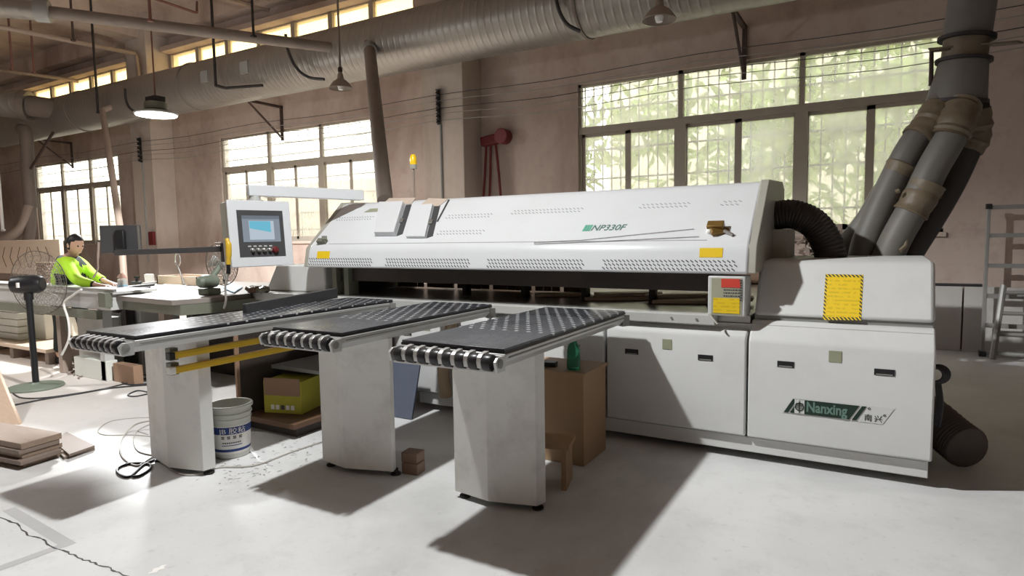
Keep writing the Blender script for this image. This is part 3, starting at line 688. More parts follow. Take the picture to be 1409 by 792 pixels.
# ================================================================== FEED TABLES
def feed_table(x0, x1, yf, yb, ped, label):
    xm = (x0 + x1) / 2
    t = thing('feed_table', label, 'feed table', (xm, yf, 0), 'air tables in front of the saw')
    MB().box((x0, yf, .962), (x1, yb, .974)).build('table_top', 'airtop', t, bevel=.002, label='dark perforated top')
    MB().box((x0 - .002, yf - .004, .950), (x1 + .002, yb, .9625)).build('edge_band', 'black', t)
    f = MB(); f.prism([(x0 - .012, .950), (x0 - .012, .915), (x0 + .02, .880), (x1 - .02, .880), (x1 + .012, .915), (x1 + .012, .950)], 'y', yf - .012, yb - .05)
    f.build('frame', 'rail', t, bevel=.004)
    MB().box((x0 - .016, yf + .02, .928), (x0 - .011, yb - .06, .934)).build('groove', 'grey', t); MB().box((x1 + .011, yf + .02, .928), (x1 + .016, yb - .06, .934)).build('groove', 'grey', t)
    # roller nose: cheeks, fins and eight black rollers
    cap = MB()
    cap.prism([(yf - .012, .945), (yf - .075, .945), (yf - .098, .925), (yf - .085, .878), (yf - .012, .872)], 'x', x0 - .012, x0 + .004)
    cap.prism([(yf - .012, .945), (yf - .075, .945), (yf - .098, .925), (yf - .085, .878), (yf - .012, .872)], 'x', x1 - .004, x1 + .012)
    cap.box((x0, yf - .07, .868), (x1, yf - .01, .884)); cap.box((x0, yf - .028, .884), (x1, yf - .01, .945))
    nose = cap.build('nose_bracket', 'rail', t, bevel=.003)
    n = 8; pit = (x1 - x0 - .02) / n
    for k in range(n):
        xa = x0 + .01 + k * pit
        MB().lathe([(.020, 0), (.038, .003), (.040, .008), (.040, pit * .58), (.038, pit * .58 + .005), (.02, pit * .60 + .005)], (xa + pit * .19, yf - .064, .915), 20, (1, 0, 0)).build('roller', 'rubber', t)
        if k: MB().prism([(yf - .02, .962), (yf - .070, .957), (yf - .092, .942), (yf - .098, .92), (yf - .090, .890), (yf - .02, .876)], 'x', xa - pit * .18, xa + pit * .18).build('fin', 'rail', nose, bevel=.003)
    MB().lathe([(.022, 0), (.022, .004), (.012, .006)], (x1 + .012, yf - .06, .915), 14, (1, 0, 0)).build('end_cap', 'grey', nose)
    # leg box with chamfered edges, on levelling feet
    A, B, C, D = [at(*q, z=.035) for q in ped]
    E1 = Vector((D.x * 1.11 - .02, D.y * 1.11, 0)); E0 = Vector((min(A.x + .06, E1.x - .08), E1.y - .02, 0))
    MB().prism([(p.x, p.y) for p in (A, B, C, D, E1, E0)], 'z', .035, .882).build('pedestal', 'pedwhite', t, bevel=.004, smooth=False)
    for x, y in ((A.x + .05, A.y + .03), (C.x - .02, C.y + .05), ((E1.x + E0.x) / 2, E1.y - .06)):
        MB().lathe([(.032, 0), (.032, .012), (.014, .016), (.014, .04)], (x, y, 0), 14).build('foot', 'blackiron', t)
    MB().prism([(x1 - .05, yb - .02), (x1 + .0, yb - .05), (x1 + .03, yb + .005), (x1 - .06, yb + .005)], 'z', .87, .945).build('joint_bracket', 'grey', t)
    return t
feed_table(-2.125, -1.505, 2.50, 4.13, ((626, 675), (671.6, 689.5), (738.6, 696.5), (751, 691)), 'feed table with dotted black top standing nearest the camera, right of the other two')
feed_table(-3.17, -2.595, 2.54, 4.13, ((444, 633), (474, 644), (541, 649), (545, 645)), 'middle feed table of the three, small block beside its pedestal')
feed_table(-4.12, -3.60, 1.955, 4.13, ((208, 627), (232, 643), (280, 648), (297, 643)), 'longest feed table, with yellow bars at its pedestal and a bucket beside it')

# yellow safety bars beside the far pedestal
for z, lab in ((.815, 'upper yellow safety bar on the far pedestal'), (.725, 'lower yellow safety bar on the far pedestal')):
    r = thing('safety_bar', lab, 'safety bar', (-3.66, 2.25, z), 'yellow safety bars')
    MB().box((-3.68, 2.20, z - .02), (-3.64, 3.12, z + .02)).build('bar', 'yellow', r, bevel=.004)
    MB().box((-3.6395, 2.22, z - .004), (-3.638, 3.10, z + .004)).build('strip', 'sticker', r)
    for y in (2.17, 3.11): MB().box((-3.683, y, z - .022), (-3.637, y + .035, z + .022)).build('end_cap', ('paper' if y > 3 or z < .75 else 'black'), r, bevel=.003)
    MB().box((-3.735, 2.20, z - .035), (-3.68, 2.25, z + .04)).build('bracket', 'olivegrey', r, bevel=.003)

# ================================================================== OPERATOR PANEL
cp = thing('control_panel', 'white operator panel with a lit screen on a swing arm left of the hood', 'control panel', (-4.4, 4.95, 1.88))
nv = Vector((.975, -.22, .08)).normalized(); rv = Vector((0, 0, 1)).cross(nv).normalized(); uv = nv.cross(rv).normalized()
pc = at(360, 321, z=1.556); pc = EYE + (pc - EYE).normalized() * 6.15 if (pc - EYE).length > 50 else pc
dv = (R3 @ _ray(360, 321)); pc = EYE + dv * 5.6
def pquad(u0, v0, u1, v1, off): return [pc + rv * u + uv * v + nv * off for u, v in ((u0, v0), (u1, v0), (u1, v1), (u0, v1))]
PW, PH = .285, .282
hb = MB().slab(pquad(-PW * .97, -PH, PW * .97, PH, -.17), nv, .145).build('housing', 'sideplate', cp, bevel=.008, label='grey housing behind the front plate')
fp = MB().slab(pquad(-PW, -PH - .01, PW, PH + .01, -.025), nv, .025).build('front_plate', 'hoodwhite', cp, bevel=.006)
bz = MB().slab(pquad(-.21, -.205, .21, .205, .0), nv, .004).build('bezel', 'darkgrey', fp, smooth=False)
scn = MB().slab(pquad(-.17, -.075, .172, .158, .004), nv, .003).build('screen', 'screengrey', fp, smooth=False)
MB().slab(pquad(-.17, .128, .172, .158, .007), nv, .001).build('title_bar', 'screenbar', scn, smooth=False)
MB().slab(pquad(-.112, -.055, .115, .112, .007), nv, .001).build('window_area', 'screenpale', scn, smooth=False)
q = pquad(-.108, .045, .085, .108, .008); q[1] = q[1] - uv * .035; MB().slab(q, nv, .001).build('picture', 'screenblue', scn, smooth=False)
for k, m in enumerate(('steel', 'steel', 'steel', 'steel', 'darkred')):
    c = pc + rv * (-.10 + k * .052) + uv * (-.148) + nv * .004; rr = .017 if k < 4 else .027
    kb = MB().lathe([(rr * 1.15, 0), (rr * 1.15, .006), (rr, .008), (rr * .92, .03), (rr * .5, .034)], c, 16, nv).build('emergency_button' if k == 4 else 'knob', m, fp)
for k in range(5):
    c = pc + rv * (-.12 + k * .048) + uv * (-.112) + nv * .004; MB().slab([c + rv * a + uv * b_ for a, b_ in ((-.014, -.006), (.014, -.006), (.014, .006), (-.014, .006))], nv, .001).build('key_label', 'greywhite', bz, smooth=False)
top = pc + uv * (PH + .01) - nv * .08
MB().lathe([(.07, -.005), (.07, .015), (.05, .02), (.05, .07)], top, 16, (0, 0, 1)).build('swivel', 'greywhite', cp)
az = top.z + .09; ae = at(498, 268, z=az); ae.z = az - .02
d = Vector((ae.x - top.x, ae.y - top.y, 0)).normalized(); n_ = Vector((-d.y, d.x, 0)) * .05
am = MB(); a0 = Vector((top.x, top.y, az)) - d * .06; am.slab([a0 - n_ - Vector((0, 0, .04)), a0 + n_ - Vector((0, 0, .04)), ae + n_ - Vector((0, 0, .035)), ae - n_ - Vector((0, 0, .035))], (0, 0, 1), .10)
am.build('arm', 'hoodwhite', cp, bevel=.008)
MB().cyl((ae.x - .03 * d.x, ae.y - .05 * d.y, 1.88), (ae.x - .03 * d.x, ae.y - .05 * d.y, az - .05), .045, 14).build('arm_post', 'greywhite', cp)
# ================================================================== OVERHEAD
DY, DZ, DR = 8.35, 4.715, .47
du = thing('round_duct', 'long fat round metal duct running along the back wall under the ceiling', 'duct', (-9, DY, DZ))
MB().lathe([(DR, -25.3), (DR, 5.9)], (0, DY, DZ), 48, (1, 0, 0)).build('pipe', 'duct', du)
for x in (-21.6, -16.9, -12.4, -3.6, .6): MB().lathe([(DR, -.02), (DR + .018, -.02), (DR + .018, .02), (DR, .02)], (x, DY, DZ), 48, (1, 0, 0), cap=False).build('joint_ring', 'pipe', du)
for x in (-11.6, -10.4):
    MB().box((x, DY - DR - .012, DZ - .12), (x + .22, DY - DR + .06, DZ + .10)).build('patch_plate', 'grey', du, bevel=.004)
# branch duct coming in from the left front
bp = spline([(-21.5, 4.3, 5.05), (-19.6, 6.2, 5.0), (-18.3, 7.6, 4.9), (-17.4, 8.2, 4.74)], 8)
bd = thing('branch_duct', 'shorter grey duct joining the long round duct at the far left', 'duct', (-18.5, 7.3, 4.9))
MB().tube(bp[:-7], .33, 24).build('pipe', 'duct', bd)
MB().tube(bp[-9:], .25, 24).build('reducer', 'pipe', bd)
MB().tube([bp[-9], bp[-8]], .36, 24).build('joint_ring', 'pipe', bd)
# rail under the duct with wall brackets
rr_ = thing('support_rail', 'thin dark rail on wall brackets just below the fat round duct', 'rail', (-9, 8.75, 4.22))
A, B = at(0, 205, y=8.75), at(1000, 0, y=8.75); z_ = (A.z + B.z) / 2
MB().box((-25.2, 8.72, z_ - .03), (5.8, 8.78, z_ + .03)).build('rail', 'rust', rr_)
for x in (-20.3, -11.35, -1.72):
    b = MB(); b.box((x - .03, 8.6, z_ - .06), (x + .03, 9.6, z_ - .01)); b.box((x - .03, 9.56, z_ - .75), (x + .03, 9.6, z_ - .01))
    b.tube([(x, 9.57, z_ - .7), (x, 8.75, z_ - .06)], .022, 8); b.build('bracket', 'rust', rr_)
# pipes dropping from the duct
p_ = thing('drop_pipe', 'slanting grey pipe dropping from the round duct behind the hood', 'pipe', at(503, 62, y=7.95))
top, bot = at(508, 62, y=7.95), at(530, 276, y=5.75)
MB().tube(spline([(top.x + .25, 8.25, top.z + .16), (top.x + .06, 8.0, top.z + .13), top, top.lerp(bot, .12), bot.lerp(top, .3), bot], 8), .095, 16).build('pipe', 'pipe', p_)
MB().tube([top.lerp(bot, .02), top.lerp(bot, .05)], .115, 16).build('collar', 'grey', p_)
p_ = thing('drop_pipe', 'slanting brown pipe crossing the far left window', 'pipe', at(140, 150, y=7.7))
top, bot = at(141, 152, y=7.75), at(166, 318, y=6.6); MB().tube([(top.x, 8.1, top.z + .2), top, bot, (bot.x + .2, bot.y - .1, 0)], .062, 14).build('pipe', 'palepipe', p_)
M['palepipe2'] = M['palepipe']
p_ = thing('drop_pipe', 'upright pipe at the far left edge ending in two curved hoses', 'pipe', at(34, 180, y=7.6))
MB().tube(spline([(at(30, 178, y=7.6)), at(36, 184, y=7.55), at(38, 230, y=7.5), at(42, 285, y=7.45)], 6), .14, 16).build('pipe', 'pipe', p_)
MB().tube(spline([at(42, 282, y=7.45), at(41, 320, y=7.3), at(33, 352, y=7.0), at(26, 380, y=6.9)], 6), .12, 14).build('hose', 'pipe', p_)
MB().tube(spline([at(40, 284, y=7.4), at(30, 312, y=7.2), at(8, 328, y=7.0), at(-30, 340, y=6.9)], 6), .11, 14).build('hose', 'palepipe', p_)
MB().tube([at(73, 182, y=7.6), at(42, 232, y=7.45)], .03, 8).build('brace', 'rust', p_)
# pipes and conduits under the ceiling
p_ = thing('overhead_pipe', 'grey pipe hung below the ceiling at the upper left, ending in mid-air', 'pipe', at(200, 32, z=4.7)); OP = p_
P = [at(q[0], q[1], z=4.72) for q in ((-90, 2), (55, 15), (460, 66))]
MB().tube([P[1], P[2]], .085, 16).build('pipe', 'pipe', p_); MB().tube([P[0], P[1] + (P[1] - P[0]).normalized() * .1], .13, 18).build('pipe', 'duct', p_)
MB().tube([P[1] - (P[1] - P[0]).normalized() * .05, P[1] + (P[1] - P[0]).normalized() * .12], .15, 18).build('joint_ring', 'grey', p_)
cvx = at(186, 74, y=8.85); p_ = thing('conduit', 'pale conduit running to the column and turning down beside it', 'conduit', cvx)
MB().tube([at(-30, 31, x=cvx.x), cvx, (cvx.x, 8.87, cvx.z - .06), (cvx.x + .06, 8.9, 4.9)], .05, 10).build('pipe', 'palepipe', p_)
a_ = at(80, 107, y=9.1); p_ = thing('conduit', 'pale conduit high in the far left bay', 'conduit', a_)
MB().tube([at(-30, 93, x=a_.x), a_, (a_.x, 9.6, a_.z)], .045, 10).build('pipe', 'palepipe', p_)
a_ = at(262, 3, z=5.9); p_ = thing('conduit', 'short thin red brown pipe under the ceiling above the lit lamp', 'conduit', a_)
MB().tube([at(200, -6, z=5.9), at(268, 17, z=5.9), at(271, 17, z=5.9), at(271, 3, z=6.6)], .025, 8).build('pipe', 'redrust', p_)
a_ = at(345, 6, z=6.4); p_ = thing('conduit', 'pale conduit across the ceiling at the top middle', 'conduit', a_)
MB().tube([at(300, -6, z=6.5), at(382, 17, z=6.5)], .06, 8).build('pipe', 'palepipe', p_)
for (px_, py_, yy, m, r, lab) in ((297, 119, 7.7, 'blackiron', .026, 'black hanger rod holding a foot under the round duct'), (135, 156, 7.7, 'blackiron', .026, 'black hanger rod in front of the left duct joint'),
                                  (207, 30, 5.2, 'redrust', .02, 'red brown hanger rod above the lit lamp'), (349, 52, 6.2, 'blackiron', .018, 'thin black hanger rod right of the lit lamp'),
                                  (101, 57, 5.9, 'rust', .02, 'rusty hanger rod on the left conduit'), (17, 97, 6.4, 'redrust', .022, 'red brown hanger rod nearest the left edge'), (47, 101, 7.0, 'redrust', .022, 'red brown hanger rod second from the left edge')):
    e = at(px_, py_, y=yy); t = thing('hanger_rod', lab, 'hanger rod', (e.x, e.y, e.z))
    MB().cyl((e.x, e.y, e.z), (e.x, e.y, 7.0), r, 8).build('rod', m, t)
    if px_ == 297:
        MB().tube([(e.x, e.y, e.z + .02), (e.x + .15, e.y + .1, e.z - .03), (e.x + 1.0, e.y + .25, e.z - .06)], .028, 8).build('foot', 'blackiron', t)
    else: MB().obox((e.x, e.y, e.z + .02), (.06, .06, .03)).build('nut', m, t)
# loops of cable slung round the duct
for pts, lab in ((((393, 47, 7.7), (396, 68, 7.72), (407, 92, 7.74), (424, 106, 7.78), (446, 109, 7.82)), 'dark cable loop hanging from the end of the overhead pipe'), (((764, -8, 7.8), (769, 14, 7.8), (780, 33, 7.82), (798, 43, 7.86)), 'dark cable loop in front of the duct at the top middle'),
                 (((172, 122, 7.75), (174, 140, 7.74), (183, 152, 7.76), (205, 158, 7.8)), 'dark cable loop on the duct beside the lit lamp')):
    MB().tube(spline([at(p[0], p[1], y=p[2]) for p in pts], 5), .026, 8).build('cable_loop', 'cable', OP if 'overhead' in lab else du, label=lab)
M['brownblock'] = mat('brown_block', (0.20, 0.13, 0.09, 1), 0.7, var=0.15)
# lamps
def hat_lamp(px_, py_, lab):
    c = at(px_, py_, z=3.48); t = thing('pendant_lamp', lab, 'lamp', (c.x, c.y, c.z), 'unlit pendant lamps')
    MB().lathe([(.155, 0), (.158, .006), (.10, .085), (.045, .125), (.034, .19), (.02, .215), (.004, .22)], c, 26, cap=False).build('shade', 'hat', t)
    MB().lathe([(.03, 0), (.042, -.03), (.03, -.075), (.004, -.08)], (c.x, c.y, c.z + .06), 16).build('bulb', 'paper', t)
    MB().lathe([(.022, .215), (.03, .22), (.03, .27), (.012, .285)], c, 12).build('socket', 'rust', t)
    MB().cyl((c.x, c.y, c.z + .28), (c.x, c.y, 7.0), .014, 8).build('stem', 'pipe', t)
hat_lamp(469, 122, 'unlit cone shaped pendant lamp over the middle window'); hat_lamp(907, 28, 'unlit cone shaped pendant lamp at the top edge, right of the others')
def high_bay(x, y, z, lab):
    t = thing('high_bay_lamp', lab, 'lamp', (x, y, z), 'lit round lamps')
    MB().lathe([(.30, .0), (.315, .01), (.315, .03), (.24, .055), (.14, .07)], (x, y, z), 36).build('reflector', 'grey', t)
    MB().lathe([(.295, -.012), (.295, .001)], (x, y, z), 36).build('diffuser', 'lampface', t)
    MB().lathe([(.13, .07), (.16, .09), (.17, .13), (.16, .19), (.13, .20)], (x, y, z), 24).build('heat_sink', 'olivegrey', t)
    MB().box((x - .13, y - .09, z + .20), (x + .13, y + .09, z + .28)).build('driver_box', 'blackiron', t, bevel=.01)
    MB().cyl((x, y, z + .28), (x, y, 7.0), .012, 8).build('cord', 'redrust', t)
    return t
LIT = at(215, 158, z=3.5)
high_bay(LIT.x, LIT.y, 3.5, 'lit round white lamp hanging below the duct at the upper left')
# wires along the wall, insulators
for k, (py_, m) in enumerate(((115, 'cable'), (124, 'grey'), (135, 'cable'), (143, 'grey'), (153, 'grey'))):
    z_ = at(700, py_, y=8.97).z; pts = []
    for i, x in enumerate((-25.2, -20.6, -16.0, -11.4, -6.7, -2.2, 2.4, 5.9)):
        pts.append((x, 8.97, z_))
        if i < 7: pts.append((x + 2.2, 8.97, z_ - .05 - .01 * k))
    tag(MB().tube(spline(pts, 3), .0055, 6).build('wall_wire', m), ('topmost', 'second from the top', 'middle', 'second from the bottom', 'lowest')[k] + ' of the five thin wires strung along the back wall', 'wire', 'wires along the back wall')
for (px_, x, lab) in ((608, -6.68, 'black rack of insulators on the column between the windows'), (190, -15.8, 'black rack of insulators on the far left column')):
    za = at(608, 121, y=8.97).z; zb_ = at(608, 170, y=8.97).z
    t = thing('insulator_rack', lab, 'insulator rack', (x, 9.0, zb_)); MB().box((x - .02, 8.985, zb_), (x + .02, 9.03, za)).build('bar', 'blackiron', t)
    for k in range(6):
        z_ = zb_ + .05 + k * (za - zb_ - .1) / 5; MB().lathe([(.02, -.035), (.045, -.03), (.028, 0), (.045, .03), (.02, .035)], (x + .035, 8.95, z_), 12).build('insulator', 'blackiron', t)
    MB().cyl((x + .03, 9.02, 1.0), (x + .03, 9.02, zb_), .022, 8).build('conduit', 'grey', t)
b = MB().box((-15.62, 8.96, 1.42), (-15.42, 9.03, 1.75)).build('switch_box', 'darkred', bevel=.01); tag(b, 'small dark red switch box on the far left column', 'switch box')
# dark red hoist head with three hanging straps on the wall
c = at(678, 192, y=9.45); t = thing('wall_hoist', 'dark red tool head with three straps hanging on the back wall', 'hoist', (c.x, c.y, c.z))
b = MB(); b.obox((c.x - .02, 9.47, c.z), (.42, .16, .17), 0, 0, -.12); b.build('head', 'darkred', t, bevel=.03)
MB().lathe([(.13, -.1), (.13, .1)], (c.x + .2, 9.47, c.z + .04), 22, (0, 1, 0)).build('wheel', 'darkred', t, bevel=.01)
for px_, pe in ((669, 664), (675, 673), (682, 690)):
    a_, e = at(px_, 197, y=9.45), at(pe, 285, y=9.45); MB().tube([a_, a_.lerp(e, .5) + Vector((.01, 0, 0)), e], .022, 8).build('strap', 'darkred', t)

# ================================================================== RIGHT SIDE
YP = 5.8
t = thing('dust_pipe', 'dusty grey extraction pipe with three taped hoses behind the right end of the saw', 'pipe', (.3, 5.6, 1.2))
A0, A1, A2, A3 = at(1338, 0, y=YP), at(1330, 53, y=YP), at(1326, 84, y=YP), at(1315, 142, y=YP)
up = (A0 - A1).normalized()
MB().tube([A1, A0, A0 + up * 4.0], .152, 24).build('pipe', 'hosegrey', t)
MB().tube([A2, A1], .145, 24).build('neck', 'tape', t)
MB().tube([A3, A2.lerp(A3, .25), A2], [.195, .165, .155], 24).build('cone', 'hosegrey', t)
for q, r in ((A1, .182), (A2, .18), (A3, .205)): MB().tube([q - up * .012, q + up * .012], r, 24).build('flange', 'blackiron', t)
rg = MB(); rg.slab([A1 + Vector(v) for v in ((-.24, -.12, -.07), (.28, -.12, -.10), (.34, .05, -.08), (-.2, .08, -.05))], (0, 0, 1), .012); rg.build('wrap', 'tape', t)
MB().tube([A1 + Vector((-.10, -.1, -.08)), at(1282, 70, y=YP), at(1281, 118, y=YP)], .016, 8).build('bracket', 'rust', t)
def hose(pts, r, m='hosegrey', y=None):
    P = spline([at(p[0], p[1], y=p[2]) for p in pts], 8); return MB().tube(P, r, 18).build('hose', m, t)
hose(((1296, 138, 5.75), (1283, 168, 5.68), (1255, 200, 5.62), (1222, 262, 5.58), (1192, 330, 5.55), (1183, 372, 5.55)), .098)
hose(((1324, 138, 5.72), (1312, 180, 5.58), (1283, 232, 5.52), (1262, 276, 5.50), (1232, 330, 5.48), (1212, 376, 5.48)), .105)
hose(((1338, 140, 5.88), (1340, 175, 5.92), (1318, 232, 5.92), (1290, 285, 5.90), (1250, 350, 5.88), (1236, 376, 5.88)), .10, 'blackhose')
hose(((1240, 236, 5.85), (1215, 262, 5.85), (1192, 300, 5.80), (1160, 342, 5.78), (1140, 376, 5.78)), .075)
def wrap(pts, r):
    P = spline([at(p[0], p[1], y=p[2]) for p in pts], 6); rnd = random.Random(len(pts) + int(r * 1000))
    MB().tube(P, [r * rnd.uniform(.95, 1.10) for _ in P], 16).build('tape_wrap', 'tape', t)
wrap(((1294, 148, 5.74), (1282, 170, 5.68), (1264, 192, 5.63)), .118); wrap(((1322, 148, 5.70), (1314, 172, 5.60), (1306, 190, 5.57)), .122); wrap(((1338, 150, 5.88), (1338, 185, 5.92), (1328, 206, 5.92)), .12)
wrap(((1277, 252, 5.51), (1262, 278, 5.50), (1252, 294, 5.49)), .113); wrap(((1243, 226, 5.60), (1234, 240, 5.59)), .106)
for pts in (((1238, 345, 5.38), (1246, 338, 5.40), (1247, 326, 5.42)), ((1287, 280, 5.85), (1293, 270, 5.8), (1292, 262, 5.8)), ((1238, 262, 5.4), (1232, 264, 5.4))):
    MB().tube([at(p[0], p[1], y=p[2]) for p in pts], .016, 8).build('loose_end', 'tape', t)
# ladder by the wall
t = thing('ladder', 'dull aluminium step ladder against the back wall at the right edge', 'ladder', (1.35, 9.1, 0))
zl = at(1353, 284, y=9.15).z; xl = at(1349, 488, y=9.15).x
for x in (xl, xl + .62): MB().box((x, 9.14, .02), (x + .035, 9.20, zl)).build('rail', 'ladder', t, bevel=.004)
for py_ in (284, 323, 365, 407, 448, 486):
    z_ = at(1380, py_, y=9.15).z; MB().box((xl + .03, 9.15, z_ - .03), (xl + .63, 9.19, z_ + .02)).build('rung', 'ladder', t)
for x in (xl, xl + .62):
    MB().box((x - .015, 9.12, 0), (x + .05, 9.22, .06)).build('foot', 'black', t); MB().box((x - .01, 9.13, zl - .03), (x + .045, 9.21, zl + .03)).build('end_cap', 'black', t)
for a_, b_ in (((1381, 392), (1366, 488)), ((1432, 392), (1440, 488))):
    p0, p1 = at(*a_, y=8.98), at(*b_, y=8.80); p1.z = .03; MB().tube([p0, p1], .032, 8).build('rear_rail', 'ladder', t)
for f in (.1, .38, .66, .92):
    p0, p1 = at(1381, 392, y=8.98).lerp(Vector((at(1366, 488, y=8.8).x, 8.8, .03)), f), at(1432, 392, y=8.98).lerp(Vector((at(1440, 488, y=8.8).x, 8.8, .03)), f); MB().tube([p0, p1], .022, 8).build('rung', 'ladder', t)
for xa, xb, lab in ((.30, .905, 'pale sheet board leaning on the back wall behind the machine end'), (.925, 1.9, 'pale sheet board on the back wall behind the ladder')):
    tag(MB().box((xa, 9.42, .0), (xb, 9.46, .80)).build('wall_board', 'paleboard', bevel=.003), lab, 'board', 'pale boards along the back wall')
tag(MB().tube(spline([(.35, 9.44, .818), (.7, 9.435, .818), (1.1, 9.44, .818)], 6), .018, 8).build('black_cable', 'cable'), 'black cable lying along the top of the pale wall boards', 'cable')
# scrap bin behind the saw
t = thing('scrap_bin', 'wooden bin of offcuts below the right window, behind the saw', 'bin', (-.4, 6.6, 0))
A, B = at(1109, 309, y=6.6), at(1166, 307, y=6.6)
b = MB(); b.box((A.x, 6.58, A.z - .05), (B.x, 6.62, A.z)); b.box((A.x, 6.58, 0), (A.x + .04, 6.62, A.z)); b.box((B.x - .04, 6.58, 0), (B.x, 6.62, A.z)); b.box((A.x, 7.1, 0), (B.x, 7.13, A.z)); b.box((A.x, 6.6, .9), (B.x, 7.1, .94)); b.build('frame', 'greywood', t)
sc = MB(); rnd = random.Random(21)
for _ in range(70):
    c = Vector((rnd.uniform(A.x - .05, B.x + .02), rnd.uniform(6.5, 6.95), rnd.uniform(1.0, A.z - .08))); sc.obox(c, (rnd.uniform(.08, .34), rnd.uniform(.015, .04), rnd.uniform(.012, .03)), rnd.uniform(-.8, .8), rnd.uniform(-.6, .6), rnd.uniform(-.8, .8))
o = sc.build('offcuts', 'greywood', t, smooth=False); o['kind'] = 'stuff'
# cable coil and fat flexible duct at the machine's right end
t = thing('cable_coil', 'black cable coil hanging at the right end of the saw', 'cable', (.335, 4.55, .6))
b = MB()
for k in range(4): b.tube(arc((.315 + .007 * k, 4.50 + .010 * k, .63), .042 + .004 * k, 0, 2 * PI, 20, 'xz')[:-1], .008, 6, closed=True)
b.build('coil', 'cable', t)
for k in range(3): MB().tube(spline([(.325 + .008 * k, 4.52, .58), (.335 + .012 * k, 4.53, .44), (.32 + .014 * k, 4.55, .30)], 5), .009, 6).build('strand', 'cable', t)
fp_ = spline([(.16, 5.12, .30), (.31, 4.92, .27), (.43, 4.80, .19), (.50, 4.72, .15), (.52, 4.69, .142)], 10)
M['brownblackhose'] = mat('dark_brown_hose', (0.075, 0.06, 0.05, 1), 0.6, var=0.2)
t = thing('flexible_duct', 'fat dark flexible duct stub on the floor at the right end of the saw', 'duct', (.5, 4.75, 0))
MB().tube(fp_, [.134 + .004 * (i % 2) for i in range(len(fp_) - 8)] + [.134, .13, .125, .117, .105, .088, .066, .03], 20).build('tube', 'brownblackhose', t)

# ================================================================== UNDER AND AROUND THE TABLES
t = thing('wooden_box', 'tan plywood box standing under the right feed table', 'box', (-1.83, 3.85, 0))
b = MB(); b.box((-2.06, 3.66, 0), (-1.615, 4.04, .598)); b.build('body', 'plywood', t, bevel=.004)
MB().box((-2.075, 3.645, .598), (-1.60, 4.05, .618)).build('lid', 'plywood', t, bevel=.003)
c = at(789, 508, z=.618); c = Vector((c.x, max(c.y, 3.74), .618))
t = thing('glass_bottle', 'green glass bottle standing on the tan plywood box', 'bottle', c)
MB().lathe([(.040, 0), (.045, .006), (.045, .13), (.040, .155), (.022, .18), (.018, .215), (.020, .22)], c, 24).build('bottle', 'bottle', t)
MB().lathe([(.022, .215), (.022, .24), (.018, .243)], c, 16).build('cap', 'black', t)
tag(MB().obox((-1.92, 3.76, .635), (.12, .08, .03), .2).build('tray', 'black', bevel=.005), 'small black tray on the tan plywood box', 'tray')
st = thing('step_stool', 'small wooden step stool beside the right feed table pedestal', 'stool', (-1.68, 3.30, 0))
MB().obox((-1.70, 3.32, .262), (.30, .22, .026), .25).build('top', 'plywood', st, bevel=.004)
for dx in (-.115, .115):
    cc = Vector((-1.70, 3.32, .125)) + Matrix.Rotation(.25, 3, 'Z') @ Vector((dx, 0, 0)); MB().obox(cc, (.03, .20, .249), .25).build('leg', 'plywood', st, bevel=.003)
for k, (h0, h1, s, lab) in enumerate(((0, .07, .0, 'lower brown wood block beside the middle pedestal'), (.0705, .135, -.01, 'upper brown wood block beside the middle pedestal'))):
    tag(MB().obox((-2.545 + s, 3.07 + .01 * k, (h0 + h1) / 2), (.115, .10, h1 - h0), .15).build('wood_block', 'brownblock', bevel=.004), lab, 'block', 'wood blocks by the middle pedestal')
A = at(568, 577, z=0); B = at(581, 491, y=4.105)
b = MB(); b.slab([(-3.95, A.y, .002), (A.x, A.y, .002), (B.x, 4.105, B.z), (-3.95, 4.105, B.z)], (0, -1, .15), .018)
tag(b.build('blue_board', 'slate', bevel=.002), 'slate blue panel leaning on the saw base between two pedestals', 'board')
hp = spline([(-3.02, 4.20, .86), (-3.08, 4.205, .62), (-3.13, 4.20, .42), (-3.12, 4.21, .16)], 12)
MB().tube(hp, [.048 + .004 * (i % 2) for i in range(len(hp))], 16).build('small_hose', 'brownhose', saw, label='brown ribbed hose in front of the doors')
# bucket
BC = at(320, 624, z=0); a0 = math.atan2(-BC.y, -BC.x)
t = thing('paint_bucket', 'white plastic bucket with blue printed bands beside the far pedestal', 'bucket', BC)
br = lambda z: .116 + .022 * z / .37
MB().lathe([(.105, .0), (.114, .004)] + [(br(z), z) for z in (.02, .1, .2, .265)] + [(.137, .268), (.137, .276), (br(.28), .278), (br(.30), .30), (.142, .303), (.142, .312), (br(.315), .315), (br(.34), .342), (.148, .345), (.15, .362), (.146, .368), (.135, .368), (.130, .355), (.118, .06), (.02, .05), (.001, .05)], BC, 48, cap=False).build('pail', 'plastic', t)
M['bucketinside'] = mat('bucket_inside', (0.40, 0.40, 0.37, 1), 0.5)
def band(z0, z1, m, name, off=.0012, half=1.5):
    b = MB(); n = 40; vs = []
    for i in range(n + 1):
        a = a0 - half + 2 * half * i / n
        for z in (z0, z1): vs.append((BC.x + (br(z) + off) * math.cos(a), BC.y + (br(z) + off) * math.sin(a), z))
    b._add(vs, [(2 * i, 2 * i + 2, 2 * i + 3, 2 * i + 1) for i in range(n)]); return b.build(name, m, t)
band(.035, .235, 'paper', 'label'); band(.175, .226, 'blue', 'label_band', .002); band(.052, .070, 'blue', 'label_band', .002); band(.095, .100, 'blue', 'label_line', .002, .55)
